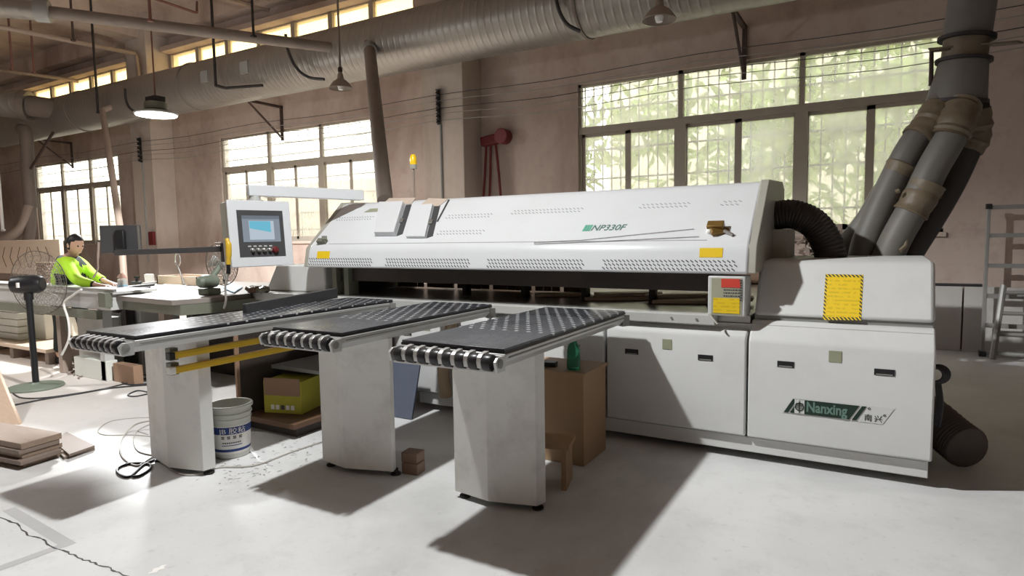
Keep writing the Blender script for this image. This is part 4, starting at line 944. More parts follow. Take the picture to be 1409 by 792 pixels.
def wrap_text(s, size, m, ang, z, name, xs=1.0):
    o = text_mesh(s, size, name, m, None, (0, 0, 0), (1, 0, 0), (0, 1, 0), .0004, xs=xs)
    for v in o.data.vertices:
        x, y = v.co.x, v.co.y; r = br(z + y) + .0032 + v.co.z; a = ang + x / .13
        v.co = Vector((r * math.cos(a), r * math.sin(a), z + y))
    o.parent = t
wrap_text('JB 胶粘', .046, 'paper', a0 - .62, .183, 'lettering', 1.25)
bb = MB()
for k in range(4):
    for j in range(2):
        a = a0 - .45 + k * .30; z = .145 + .011 * j; r = br(z) + .003; u = Vector((-math.sin(a), math.cos(a), 0)); c = Vector((BC.x + r * math.cos(a), BC.y + r * math.sin(a), z)); n_ = Vector((math.cos(a), math.sin(a), 0))
        bb.slab([c - u * .010, c + u * .010, c + u * .010 + Vector((0, 0, .007)), c - u * .010 + Vector((0, 0, .007))], n_, .0008)
for k in range(9):
    a = a0 - .45 + k * .11; z = .112; r = br(z) + .003; u = Vector((-math.sin(a), math.cos(a), 0)); c = Vector((BC.x + r * math.cos(a), BC.y + r * math.sin(a), z)); n_ = Vector((math.cos(a), math.sin(a), 0))
    bb.slab([c - u * .005, c + u * .005, c + u * .005 + Vector((0, 0, .008)), c - u * .005 + Vector((0, 0, .008))], n_, .0008)
bb.build('small_print', 'print', t, smooth=False)
# carton and drawer under the far feed table
c0 = at(364, 567, z=.122); rot = .28
t = thing('carton', 'yellow green and brown carton in the dark shelf under the far feed table', 'carton', c0)
R_ = lambda v: Matrix.Rotation(rot, 3, 'Z') @ Vector(v)
cc = c0 + R_((.17, .14, 0))
MB().obox(cc + Vector((0, 0, .13)), (.34, .28, .26), rot).build('body', 'cartonyellow', t, bevel=.003)
MB().obox(c0 + R_((.17, -.004, .215)), (.32, .008, .14), rot).build('flap', 'carton', t, bevel=.002, label='brown carton flap')
for k in range(5): MB().obox(c0 + R_((.08 + .045 * k, -.003, .05)), (.03, .004, .035), rot).build('print', ('print' if k == 2 else 'paper'), t)
A = at(330, 592, z=0); x0_, y0_ = -4.36, A.y
t = thing('tool_shelf', 'brown and dark open tool shelf standing under the far feed table', 'shelf', (-4.1, 3.5, 0))
MB().box((x0_, y0_, 0), (A.x, y0_ + .03, .80)).build('side_panel', 'carton', t, bevel=.003, label='brown side panel')
MB().box((x0_, y0_ + .03, 0), (x0_ + .03, 4.22, .87)).build('light_block_back', 'brownblack', t)  # dark back added to block the lit lamp and darken the bay
MB().box((x0_ + .03, 4.19, 0), (-3.72, 4.22, .85)).build('side_panel', 'brownblack', t)
b = MB(); b.box((x0_ + .03, y0_ + .32, .44), (-3.74, 4.19, .47)); b.box((-3.76, y0_ + .32, .47), (-3.74, 4.19, .56)); b.build('shelf_tray', 'grey', t, bevel=.003); MB().box((x0_ + .03, y0_ + .03, .08), (-3.74, 4.19, .12)).build('bottom_board', 'brownboard', t, bevel=.003); MB().box((x0_ + .03, y0_ + .1, 0), (-3.80, 4.15, .08)).build('base', 'brownblack', t)
MB().box((x0_ + .03, y0_ + .03, .78), (A.x - .1, 4.19, .80)).build('top', 'brownblack', t)

# cables on the floor
def floor_cable(name, pts, r, m, lab, n=7):
    P = [at(p[0], p[1], z=r + (p[2] if len(p) > 2 else 0)) for p in pts]; tag(MB().tube(spline(P, n), r, 6).build(name, m), lab, 'cable', 'cables on the floor')
floor_cable('floor_cable', ((20, 557), (60, 549), (110, 541), (150, 534), (205, 529)), .008, 'cable', 'long black cable across the floor left of the far pedestal')
floor_cable('floor_cable', ((18, 541), (30, 547), (60, 547), (105, 541), (140, 535), (190, 523), (208, 517), (185, 516), (168, 525), (180, 529), (206, 527)), .007, 'cable', 'thin black cable looping behind the far pedestal')
floor_cable('floor_cable', ((206, 540), (190, 537), (176, 543), (186, 545), (206, 541)), .007, 'cable', 'small black cable loop just left of the far pedestal')
floor_cable('floor_cable', ((212, 632), (196, 640), (178, 655), (163, 651), (163, 643), (180, 637), (205, 638), (206, 645), (192, 654), (182, 655)), .008, 'cable', 'black cable loops at the foot of the far pedestal')
floor_cable('floor_cable', ((208, 574), (180, 575), (150, 580), (135, 592), (145, 598), (180, 598), (208, 600)), .004, 'greycable', 'wide thin pale cable loop left of the far pedestal')
floor_cable('floor_cable', ((209, 578, .12), (186, 584, .05), (170, 600), (165, 618), (172, 632), (190, 640), (212, 628), (228, 640), (250, 652), (275, 652), (300, 643), (350, 640), (400, 622), (447, 606)), .006, 'greycable', 'pale cable curling round the far pedestal and past the bucket')
floor_cable('floor_cable', ((209, 582, .05), (190, 592), (184, 605), (190, 620), (210, 626)), .005, 'greycable', 'short pale cable bend against the far pedestal')
# boards on the floor at the left
C0 = at(29, 645.5, z=0); u = (at(-6, 638, z=0) - C0).normalized(); v = Vector((-u.y, u.x, 0)); v = v if v.y > 0 else -v
rnd = random.Random(2); z = 0.001
for k, lab in enumerate(('bottom board of the low stack at the left edge', 'second board up in the low stack at the left edge', 'third board up in the low stack at the left edge', 'fourth board up in the low stack at the left edge', 'top board of the low stack at the left edge')):
    h = .031 if k < 4 else .042; du_, dv_ = rnd.uniform(-.03, .02), rnd.uniform(-.02, .03)
    o = C0 + u * du_ + v * dv_; q = [o + Vector((0, 0, z)), o + u * 1.0 + Vector((0, 0, z)), o + u * 1.0 + v * .26 + Vector((0, 0, z)), o + v * .26 + Vector((0, 0, z))]
    tag(MB().slab(q, (0, 0, 1), h).build('stacked_board', 'greywood' if k % 2 else 'woodx', bevel=.003), lab, 'board', 'short boards stacked on the floor'); z += h + .001
Q = [at(*q, z=0) for q in ((66, 612), (88, 632), (131, 619), (92, 600))]
for k, lab in enumerate(('lower of two flat boards lying beside the stack', 'upper of two flat boards lying beside the stack')):
    o = Vector((0, 0, .0005 + .0185 * k)); s = Vector((.03, .02, 0)) * k
    tag(MB().slab([p + o + (s if i in (0, 1) else Vector((0, 0, 0))) for i, p in enumerate(Q)], (0, 0, 1), .018).build('flat_board', 'greywood', bevel=.002), lab, 'board', 'flat boards beside the stack')
B0 = at(27, 584, z=0); T0 = at(-14, 484, y=B0.y + .28); back = Vector((-.9, -.35, 0))
tag(MB().slab([B0, B0 + back, T0 + back, T0], (-.2, .75, -.2), .03).build('leaning_board', 'wood', bevel=.003), 'wooden board leaning at the left edge behind the low stack', 'board')
# ================================================================== LEFT BACKGROUND
def block(name, m, px0, px1, yy, depth, z0, z1, lab, cat, par=None, bevel=.006, group=None, row=380):
    """a box whose front face stands at depth yy and spans the sight lines px0..px1 at eye level"""
    a, b = at(px0, row, y=yy), at(px1, row, y=yy); o = MB().box((a.x, yy, z0), (b.x, yy + depth, z1)).build(name, m, par, bevel=bevel)
    return tag(o, lab, cat, group) if par is None else o
# low machine bed with rail in front of the worker
t = thing('machine_bed', 'long grey machine bed and rail in front of the worker', 'machine', (-9, 3.3, 0))
xl_, xr_ = -11.5, at(150, 405, y=3.45).x
MB().box((xl_, 3.45, .965), (xr_, 3.95, .995)).build('bed_top', 'greywhite', t, bevel=.004)
MB().box((xl_, 3.48, .80), (xr_ - .05, 3.9, .965)).build('beam', 'greywhite', t, bevel=.006); MB().box((xl_, 3.44, .70), (xr_ - .25, 3.5, .79)).build('lower_beam', 'olivegrey', t, bevel=.004)
MB().cyl((xl_, 3.46, 1.012), (xr_ + .1, 3.46, 1.012), .016, 10).build('rail', 'steel', t)
for px_ in (84, 142):
    a_ = at(px_, 470, y=3.6); MB().box((a_.x - .04, 3.58, 0), (a_.x + .05, 3.68, .80)).build('leg', 'palepipe' if px_ < 100 else 'greywhite', t, bevel=.004)
MB().tube(spline([at(112, 398, y=3.38), at(92, 412, y=3.38), at(88, 420, y=3.38), at(94, 440, y=3.38), at(95, 465, y=3.36), at(85, 488, y=3.34)], 6), .012, 8).build('air_line', 'paper', t)
MB().box((xr_ - .12, 3.40, .84), (xr_ + .02, 3.47, .99)).build('clamp', 'olivegrey', t, bevel=.006)
MB().box((-8.1, 3.98, .0), (-7.2, 4.45, .80)).build('bed_base', 'greywhite', t, bevel=.01)
# workbench with clutter between the bed and the saw
t = thing('workbench', 'grey workbench crowded with tools left of the operator panel', 'workbench', (-6.4, 4.4, 0))
P = [at(153, 406, z=.95), at(236, 413, z=.95), at(286, 409, z=.95)]
top = [(P[0].x, P[0].y), (P[1].x, P[1].y), (P[2].x + .05, P[2].y + .02), (-5.78, 5.45), (-9.1, 5.45), (P[0].x - 1.3, P[0].y + 1.15), (P[0].x - .2, P[0].y + .35)]
M['worn'] = mat('worn_beige_top', (0.25, 0.22, 0.195, 1), 0.6, var=0.2, dirt=(0.18, 0.15, 0.13, 1), damt=0.5); MB().prism(top, 'z', .90, .95).build('bench_top', 'worn', t, bevel=.004)
MB().prism([(x * .985 - .05, y + .06) for x, y in top], 'z', .80, .90).build('apron', 'olivegrey', t)
for px_ in (170, 222, 262):
    a_ = at(px_, 440, y=3.85); MB().box((a_.x - .05, 3.85, 0), (a_.x + .05, 3.95, .82)).build('leg', 'palepipe' if px_ == 222 else 'blackiron', t)
MB().box((-7.0, 4.4, 0), (-5.8, 5.2, .80)).build('cabinet', 'brownblack', t, bevel=.01)
MB().lathe([(.05, -.02), (.05, .02)], at(161, 424, y=3.62), 18, (1, .3, 0)).build('hand_wheel', 'blackiron', t)
def on(px_, py_): return at(px_, py_, z=.95)
c = on(169, 399); u = thing('spray_bottle', 'clear bottle with pink cap standing on the bench corner', 'bottle', c)
MB().lathe([(.045, 0), (.05, .01), (.05, .10), (.045, .125), (.03, .14)], c, 20).build('body', 'clear', u); MB().lathe([(.048, .02), (.0515, .022), (.0515, .065), (.048, .067)], c, 20, cap=False).build('label', 'paleblue', u)
MB().lathe([(.046, .14), (.05, .15), (.035, .175), (.018, .19), (.014, .20)], c, 18).build('cap', 'pink', u)
sheets = (((190, 402), (232, 411), (262, 402), (215, 394)), ((214, 396), (246, 399), (258, 392), (232, 389)), ((268, 398), (300, 404), (318, 397), (290, 391)))
for k, q in enumerate(sheets):
    tag(MB().slab([on(*p) + Vector((0, 0, .001)) for p in q], (0, 0, 1), .004 + .002 * k).build('paper_sheet', 'paper', smooth=False), ('white paper sheet at the front edge of the workbench', 'white paper sheet in the middle of the workbench', 'white paper sheet under the grey fan')[k], 'paper', 'papers on the workbench')
tag(MB().slab([on(*p) + Vector((0, 0, .008)) for p in ((305, 397), (322, 404), (334, 396), (318, 391))], (0, 0, 1), .01).build('blue_cloth', 'paleblue', smooth=False), 'pale blue sheet lying beside the grey fan', 'cloth')
c = on(206, 388); tag(MB().obox(c + Vector((0, 0, .055)), (.12, .05, .11), .3, .1).build('white_block', 'paper', bevel=.005), 'white block standing on the workbench', 'block')
c = on(188, 391); u = thing('bench_clamp', 'dark clamp on the workbench beside the white block', 'clamp', c)
MB().obox(c + Vector((0, 0, .02)), (.14, .06, .04), .3).build('base', 'darkgrey', u, bevel=.006); MB().cyl(c + Vector((0, 0, .03)), c + Vector((.02, 0, .09)), .016, 8).build('screw', 'black', u); MB().obox(c + Vector((.02, 0, .095)), (.07, .02, .02), .4).build('handle', 'black', u)
for k, (a_, b_, m, lab) in enumerate((((172, 397), (212, 393), 'darkgrey', 'dark rod tool lying near the bottle'), ((196, 392), (226, 388), 'rail', 'pale steel rail lying on the workbench'), ((180, 401), (206, 397), 'black', 'black file lying near the front of the workbench'))):
    p0, p1 = on(*a_), on(*b_); tag(MB().tube([p0 + Vector((0, 0, .016)), p1 + Vector((0, 0, .016))], .015, 8).build('hand_tool', m), lab, 'tool', 'tools on the workbench')
A, B = at(216, 394, y=4.75), at(272, 392, y=4.75)
u = thing('wooden_tray', 'pale wooden tray box at the back of the workbench', 'box', ((A.x + B.x) / 2, 4.75, .95))
b = MB(); b.box((A.x, 4.75, .951), (B.x, 4.78, 1.06)); b.box((A.x, 5.1, .951), (B.x, 5.13, 1.06)); b.box((A.x, 4.75, .951), (A.x + .03, 5.13, 1.06)); b.box((B.x - .03, 4.75, .951), (B.x, 5.13, 1.06)); b.build('frame', 'palewood', u, bevel=.003)
MB().box((A.x + .02, 4.77, .951), (B.x - .02, 5.11, .965)).build('bottom', 'palewood', u)
p0 = at(254, 392, y=4.7); p0.z = .965; p1 = at(245, 366, y=4.85); u = thing('long_tongs', 'thin metal tongs standing upright at the back of the workbench', 'tool', p0)
MB().tube([p0, p0.lerp(p1, .8), p1], .012, 8).build('shaft', 'steel', u); MB().tube(spline([p1, p1 + Vector((-.05, 0, .05)), p1 + Vector((-.045, 0, .13)), p1 + Vector((-.02, 0, .17))], 5), .010, 8).build('jaw', 'steel', u); MB().tube(spline([p1, p1 + Vector((.05, 0, .05)), p1 + Vector((.045, 0, .13)), p1 + Vector((.02, 0, .17))], 5), .010, 8).build('jaw', 'steel', u)
# grey fan lying on the bench
def cage(par, c, ax, r, m, wr, rings=6, spokes=28, dome=.22):
    ax = Vector(ax).normalized(); u_ = ax.orthogonal().normalized(); w_ = ax.cross(u_); b = MB(); c = Vector(c)
    for sgn in (1, -1):
        for k in range(1, rings + 1):
            rr = r * k / rings; h = dome * r * (1 - (k / rings) ** 2) * sgn
            b.tube([c + ax * h + (u_ * math.cos(a) + w_ * math.sin(a)) * rr for a in [2 * PI * i / 30 for i in range(30)]], wr * (1.8 if k == rings else .8), 5, closed=True)
        for k in range(spokes):
            a = 2 * PI * k / spokes; d_ = u_ * math.cos(a) + w_ * math.sin(a)
            b.tube([c + ax * (dome * r * (1 - f * f) * sgn) + d_ * r * f for f in (.12, .4, .7, 1.0)], wr * .7, 4)
    return b.build('wire_cage', m, par)
def blades(par, c, ax, r, m):
    ax = Vector(ax).normalized(); u_ = ax.orthogonal().normalized(); w_ = ax.cross(u_); c = Vector(c)
    MB().lathe([(r * .2, -.03), (r * .2, .03), (r * .1, .05)], c, 18, ax).build('hub', m, par)
    for k in range(3):
        a = 2 * PI * k / 3; d_ = u_ * math.cos(a) + w_ * math.sin(a); e_ = ax.cross(d_); q = []
        for f, wd in ((.15, .10), (.5, .24), (.85, .30)): q += [(c + d_ * r * f - e_ * r * wd - ax * .03, c + d_ * r * f + e_ * r * wd + ax * .03)]
        b = MB(); vs = [p for pr in q for p in pr]; b._add(vs, [(0, 1, 3, 2), (2, 3, 5, 4)]); o = b.build('blade', m, par); so = o.modifiers.new('thick', 'SOLIDIFY'); so.thickness = .004
dv = R3 @ _ray(305, 363); fc = EYE + dv * 6.6
u = thing('bench_fan', 'small olive fan with wire cage standing on papers on the workbench', 'fan', (fc.x, fc.y, .955))
ax = Vector((-.12, .985, .06)).normalized(); mc = fc - ax * .17 - Vector((0, 0, .16))
cage(u, fc, ax, .225, 'wire', .003, 7, 30)
MB().lathe([(.035, -.13), (.062, -.10), (.070, 0), (.066, .07), (.04, .10)], mc, 22, (ax.x, ax.y, .0)).build('motor', 'fangreen', u)
MB().cyl(mc, fc, .03, 10).build('neck', 'fangreen', u); blades(u, fc, ax, .19, 'greywhite'); MB().box((mc.x - .09, mc.y - .07, .951), (mc.x + .09, mc.y + .07, mc.z - .07)).build('base', 'fangreen', u, bevel=.01)
# clutter on the ledge by the side fence
c = at(384, 397, z=.965); tag(MB().obox(c + Vector((0, 0, .03)), (.20, .10, .05), .5, .0, .1).build('black_glove', 'black', bevel=.02), 'black glove on the ledge below the operator panel', 'glove')
c = at(400, 397, z=.965); tag(MB().lathe([(.03, -.05), (.035, 0), (.03, .05)], c + Vector((0, 0, .036)), 14, (1, .3, 0)).build('steel_roller', 'steel'), 'small shiny roller beside the black glove', 'roller')
c = at(436, 396, z=.965); u = thing('air_valve', 'small chrome air valve on the ledge under the left end of the hood', 'valve', c)
MB().lathe([(.03, -.05), (.04, 0), (.03, .05)], c + Vector((0, 0, .042)), 14, (1, .2, 0)).build('body', 'steel', u); MB().cyl(c + Vector((0, 0, .03)), c + Vector((0, 0, .12)), .018, 10).build('stem', 'black', u)
for k, (px_, m, lab) in enumerate(((348, 'brownboard', 'brown rag nearest the papers on the ledge'), (362, 'olivegrey', 'dark rag in the middle of the ledge'))):
    c = at(px_, 402, z=.96); b = MB(); b.ball(c + Vector((0, 0, .03)), .075, 14, 8, (1.2, .8, .45)); rnd = random.Random(k); b.v = [(x + rnd.uniform(-.012, .012), y + rnd.uniform(-.012, .012), z + rnd.uniform(-.01, .012)) for x, y, z in b.v]; tag(b.build('rag', m), lab, 'rag', 'rags on the ledge')
# second monitor seen from behind, its arm, hanging air gun
dv = R3 @ _ray(165, 330); mc = EYE + dv * 6.45
u = thing('monitor', 'black monitor seen from behind on a long dark arm', 'monitor', mc)
mn = Vector((-.15, .99, .05)).normalized(); mr = Vector((.864, .503, 0)).normalized(); mn = Vector((0, 0, 1)).cross(mr).normalized(); mu = Vector((0, 0, 1))
def mq(u0, v0, u1, v1, off): return [mc + mr * a_ + mu * b_ + mn * off for a_, b_ in ((u0, v0), (u1, v0), (u1, v1), (u0, v1))]
MB().slab(mq(-.205, -.135, .205, .15, 0), mn, .035).build('screen_case', 'darkgrey', u, bevel=.006); MB().slab(mq(.185, -.13, .205, .145, -.004), mn, .004).build('edge_trim', 'steel', u)
MB().slab(mq(-.03, -.10, .07, .10, -.05), mn, .05).build('mount', 'black', u, bevel=.015)
a0_, a1_ = mc + mr * .02 - mn * .06 - mu * .13, EYE + (R3 @ _ray(309, 342)) * 5.75
b = MB(); d = (a1_ - a0_); w_ = mu * .028; n2 = d.cross(mu).normalized() * .025
b.slab([a0_ - w_, a1_ - w_, a1_ + w_ * .8, a0_ + w_], n2, .05); b.build('arm', 'darkgrey', u, bevel=.004)
b = MB(); b.tube([a1_ + Vector((0, 0, -.12)), a1_ + Vector((0, 0, .05))], .035, 12); b.tube([a1_, a1_ + Vector((.22, .05, .02))], .03, 10); b.build('arm_joint', 'darkgrey', u)
MB().tube(spline([mc + mr * -.20 - mu * .02 - mn * .03, mc + mr * -.22 - mu * .2 - mn * .03, mc + mr * -.25 - mu * .30, mc + mr * -.30 - mu * .38], 6), [.012] * 6 + [.009] * 13, 8).build('cable', 'palepipe', u)
g0 = EYE + (R3 @ _ray(312, 332)) * 5.25; u = thing('air_gun', 'yellow air gun hanging beside the operator panel', 'air gun', g0)
MB().tube(spline([g0 + Vector((0, 0, .02)), g0 + Vector((.02, 0, -.03)), g0 + Vector((.015, 0, -.12)), g0 + Vector((.005, 0, -.19))], 5), [.018] * 4 + [.024] * 7 + [.019] * 5, 12).build('grip', 'yellow', u)
MB().cyl(g0 + Vector((.005, 0, -.19)), g0 + Vector((.0, 0, -.27)), .016, 10).build('nozzle', 'black', u); MB().tube(spline([g0 + Vector((0, 0, -.27)), g0 + Vector((-.05, .0, -.38)), g0 + Vector((-.08, .02, -.50)), g0 + Vector((-.14, .04, -.57))], 6), .009, 8).build('air_line', 'greycable', u)
# standing fan at the far left
fb = at(50, 533, z=0); u = thing('standing_fan', 'black standing fan with round green base at the far left', 'fan', fb)
MB().lathe([(.245, 0), (.25, .012), (.24, .026), (.05, .042), (.03, .06)], fb, 40).build('base', 'fangreen', u)
mz = at(37, 391, y=fb.y).z; mc2 = Vector((fb.x - .02, fb.y, mz)); fx = Vector((-.36, .93, .03)).normalized()
MB().cyl(fb + Vector((0, 0, .03)), fb + Vector((-.01, 0, mz - .06)), .030, 14).build('pole', 'black', u); MB().cyl(fb + Vector((-.01, 0, mz - .16)), fb + Vector((-.01, 0, mz - .05)), .042, 14).build('collar', 'black', u)
b = MB(); b.lathe([(.05, -.15), (.085, -.13), (.095, -.05), (.095, .10), (.07, .15)], mc2, 24, (.70, .55, .02)); b.build('motor', 'black', u, bevel=.01); MB().obox(mc2 + Vector((.04, -.10, 0)), (.03, .02, .05)).build('switch', 'paper', u)
cc2 = at(53, 389, y=fb.y + .20); MB().cyl(mc2, cc2, .035, 12).build('neck', 'black', u); cage(u, cc2, fx, .345, 'wire', .0028, 7, 40, .25)
# boards, crates and cartons in the far left
A, B = at(-25, 331, y=4.9), at(81, 331, y=4.9)
u = thing('carved_panel', 'pale wooden panel carved with arrow grooves behind the fan', 'panel', ((A.x + B.x) / 2, 4.9, 0))
zc0, zc1 = at(40, 377, y=4.9).z, at(40, 330, y=4.9).z
MB().box((A.x, 4.9, zc0), (B.x, 4.96, zc1)).build('board', 'palewood', u, bevel=.006)
b = MB()
for k in range(9):
    x = A.x + (B.x - A.x) * (k + .8) / 10; zc = (zc0 + zc1) / 2; s_ = 1 if k > 5 else -1; hh = (zc1 - zc0) * .30
    for sg in (1, -1): b.tube([(x, 4.898, zc), (x - s_ * .11, 4.898, zc + sg * hh)], .006, 6)
b.build('groove', 'brownboard', u)
bx_ = MB().box((A.x, 4.92, 0), (B.x - .02, 5.4, zc0)).build('board_stack', 'greywood', u, bevel=.01)
b = MB()
for k in range(7): z_ = .08 + k * zc0 / 7.5; b.box((A.x, 4.914, z_), (B.x - .02, 4.922, z_ + .012))
b.build('gap_lines', 'brownboard', bx_, smooth=False)
A, B = at(50, 400, y=4.75), at(112, 400, y=4.75); z0_, z1_ = at(80, 388, y=4.75).z, at(80, 342, y=4.75).z
# expanded metal screen leaning in front of the panel
u = thing('mesh_screen', 'panel of woven diagonal mesh standing behind the fan', 'screen', ((A.x + B.x) / 2, 4.75, 0)); xa, xb = at(50, 380, y=4.75).x, at(80, 380, y=4.75).x; za, zb_ = .0, at(60, 360, y=4.75).z
b = MB(); b.box((xa, 4.74, za), (xa + .02, 4.76, zb_)); b.box((xb - .02, 4.74, za), (xb, 4.76, zb_)); b.box((xa, 4.74, zb_ - .02), (xb, 4.76, zb_)); b.build('frame', 'palewood', u)
b = MB(); n = 14
for k in range(-n, n):
    for sg in (1, -1):
        x0_ = xa + (xb - xa) * (k / n); pts = []
        for z_ in (za, zb_):
            pass
        f0 = max(0, -k / n); f1 = min(1, 1 - k / n); zz = lambda f: za + (zb_ - za) * (f if sg > 0 else 1 - f)
        if f1 - f0 > .03: b.tube([(xa + (xb - xa) * (k / n + f0), 4.75, zz(f0)), (xa + (xb - xa) * (k / n + f1), 4.75, zz(f1))], .006, 4)
b.build('mesh', 'brownboard', u)
for k in range(6):
    z_ = .20 + k * .095; a_ = at(-40, 450, y=3.9); b_ = at(24, 450, y=3.9)
    tag(MB().box((a_.x, 3.9, z_), (b_.x + .015 * (k % 2), 4.35, z_ + .088)).build('stacked_carton', 'plastic', bevel=.006), ('lowest', 'second lowest', 'third', 'fourth', 'fifth', 'topmost')[k] + ' carton of the pale stack at the left edge behind the fan pole', 'carton', 'pale cartons on the pallet')
a_ = at(-40, 480, y=3.7); b_ = at(60, 480, y=3.7); u = thing('pallet', 'low pallet under the pale cartons at the left edge', 'pallet', ((a_.x + b_.x) / 2, 4.0, 0))
MB().box((a_.x, 3.72, .15), (b_.x, 4.6, .197)).build('deck', 'palewood', u, bevel=.004)
for f in (.02, .5, .95): x = a_.x + (b_.x - a_.x) * f; MB().box((x, 3.75, 0), (x + .1, 4.55, .15)).build('runner', 'greywood', u, bevel=.004)
a_, b_ = at(30, 450, y=4.1), at(62, 450, y=4.1); tag(MB().box((a_.x, 4.1, .198), (b_.x, 4.55, .74)).build('white_crate', 'plastic', bevel=.01), 'pale wrapped crate on the pallet behind the fan pole', 'crate')
block('white_cabinet', 'greywhite', 101, 150, 3.80, .14, .0, .66, 'pale grey cabinet below the machine bed beside the roller nose', 'cabinet', bevel=.01)
c = at(95, 470, y=3.5); tag(MB().tube(arc((c.x, 3.52, .70), .06, 0, PI, 12, 'xz') + [(c.x - .06, 3.52, .55), (c.x + .02, 3.52, .4)], .014, 8).build('cable_hook', 'olivegrey'), 'bent dark hook and hose beside the roller nose of the far table', 'hook')
block('low_carton', 'carton', 155, 183, 3.62, .10, 0, .20, 'brown carton on the floor behind the far table nose', 'carton', row=500)
block('low_carton', 'cartonyellow', 102, 146, 3.58, .12, 0, .22, 'pale yellow box on the floor left of the brown carton', 'box', row=500).data.materials[0] = M['plastic']
sd = MB(); rnd = random.Random(8)
for _ in range(420):
    c = at(rnd.gauss(135, 22), 506 + rnd.gauss(0, 5), z=0); s_ = rnd.uniform(.01, .03)
    sd.obox(c + Vector((0, 0, s_ * .3)), (s_ * 2, s_, s_ * .5), rnd.uniform(0, 3), rnd.uniform(-.5, .5), rnd.uniform(-.5, .5))
tag(sd.build('wood_shavings', 'greywood', smooth=False), 'scattered wood shavings on the floor behind the far table nose', 'shavings', kind='stuff')
a_ = at(4, 245, y=7.0); b_ = at(4, 318, y=7.0)
u = thing('thin_pipe', 'thin white pipe hanging at the far left edge', 'pipe', b_); MB().cyl((b_.x, 7.0, b_.z), (b_.x, 7.0, 7.0), .035, 10).build('pipe', 'paper', u); MB().obox((b_.x + .02, 7.0, b_.z + .03), (.14, .05, .04)).build('tap', 'paper', u)

# ================================================================== THE WORKER
def skin_mesh(nodes, edges, sub=2):
    me = bpy.data.meshes.new('figure'); me.from_pydata([n[0] for n in nodes], edges, [])
    o = bpy.data.objects.new('figure', me); COL.objects.link(o)
    o.modifiers.new('skin', 'SKIN').use_smooth_shade = True
    for v, n in zip(me.skin_vertices[0].data, nodes): v.radius = n[1] if isinstance(n[1], tuple) else (n[1], n[1]); v.use_root = False
    me.skin_vertices[0].data[0].use_root = True
    if sub: s_ = o.modifiers.new('s', 'SUBSURF'); s_.levels = sub; s_.render_levels = sub
    dg = bpy.context.evaluated_depsgraph_get(); m2 = bpy.data.meshes.new_from_object(o.evaluated_get(dg))
    vs = [tuple(v.co) for v in m2.vertices]; fs = [tuple(p.vertices) for p in m2.polygons]
    bpy.data.objects.remove(o); bpy.data.meshes.remove(me); bpy.data.meshes.remove(m2); return vs, fs
yB = 3.98
W = lambda px, py, y=yB: at(px, py, y=y)
hip = W(93, 412); hip.z = .92
wk = thing('person', 'person in a lime and dark jacket leaning over the machine bed at the far left', 'person', (hip.x, yB, 0))
chest = W(95, 372); neckb = W(98, 352); head = W(103, 337, yB - .02); fwd = Vector((.93, .20, -.28)).normalized()
shN, shF = W(90, 360, yB - .19), W(106, 357, yB + .19)
elN, elF = W(106, 386, yB - .24), W(127, 378, yB + .16)
wrN, wrF = W(137, 393, yB - .12), W(146, 387, yB + .06)
haN, haF = W(150, 394, yB - .06), W(158, 391, yB + .02)
ftN, ftF = Vector((hip.x - .05, yB - .12, .06)), Vector((hip.x + .1, yB + .12, .06)); knN, knF = Vector((hip.x + .03, yB - .11, .50)), Vector((hip.x + .12, yB + .11, .50))
hpN, hpF = hip + Vector((0, -.10, -.05)), hip + Vector((0, .10, -.05))
def fingers(nodes, edges, wrist, palm, side):
    d = (palm - wrist).normalized(); s_ = Vector((-d.y, d.x, 0)).normalized() * side; dn = Vector((0, 0, -1))
    pi_ = len(nodes); nodes.append((palm, (.036, .016)))
    for k, (o_, l_) in enumerate(((-.032, .070), (-.011, .080), (.011, .076), (.031, .060))):
        k0 = len(nodes); b0 = palm + d * .035 + s_ * o_
        nodes += [(b0, .0095), (b0 + d * l_ * .55 + dn * .012, .0085), (b0 + d * l_ * .9 + dn * .036, .0075)]; edges += [(pi_, k0), (k0, k0 + 1), (k0 + 1, k0 + 2)]
    k0 = len(nodes); b0 = palm - d * .02 - s_ * .042; nodes += [(b0, .011), (b0 + d * .03 - s_ * .018 + dn * .01, .010), (b0 + d * .055 - s_ * .016 + dn * .02, .008)]; edges += [(pi_, k0), (k0, k0 + 1), (k0 + 1, k0 + 2)]
    return pi_
nodes = [(hip, (.15, .12)), (hip.lerp(chest, .5), (.14, .11)), (chest, (.165, .115)), (neckb, (.07, .06)), (head + Vector((-.015, 0, -.09)), .052), (head + Vector((0, 0, -.02)), .06),
         (shN, .062), (elN, .045), (wrN, .028), (shF, .062), (elF, .045), (wrF, .028),
         (hpN, .095), (knN, .062), (ftN + Vector((0, 0, .06)), .042), (ftN + Vector((.14, 0, -.01)), .04), (hpF, .095), (knF, .062), (ftF + Vector((0, 0, .06)), .042), (ftF + Vector((.14, 0, -.01)), .04)]
edges = [(0, 1), (1, 2), (2, 3), (3, 4), (4, 5), (2, 6), (6, 7), (7, 8), (2, 9), (9, 10), (10, 11), (0, 12), (12, 13), (13, 14), (14, 15), (0, 16), (16, 17), (17, 18), (18, 19)]
i = fingers(nodes, edges, wrN, haN, 1); edges.append((8, i)); i = fingers(nodes, edges, wrF, haF, -1); edges.append((11, i))
vs, fs = skin_mesh(nodes, edges)
bodyb = MB(); bodyb._add(vs, fs)
hx_ = Matrix((fwd, Vector((0, 0, 1)).cross(fwd).normalized(), fwd.cross(Vector((0, 0, 1)).cross(fwd)).normalized())).transposed()     # head axes: front, side, up
hb_ = MB(); hb_.ball((0, 0, 0), 1, 28, 20)
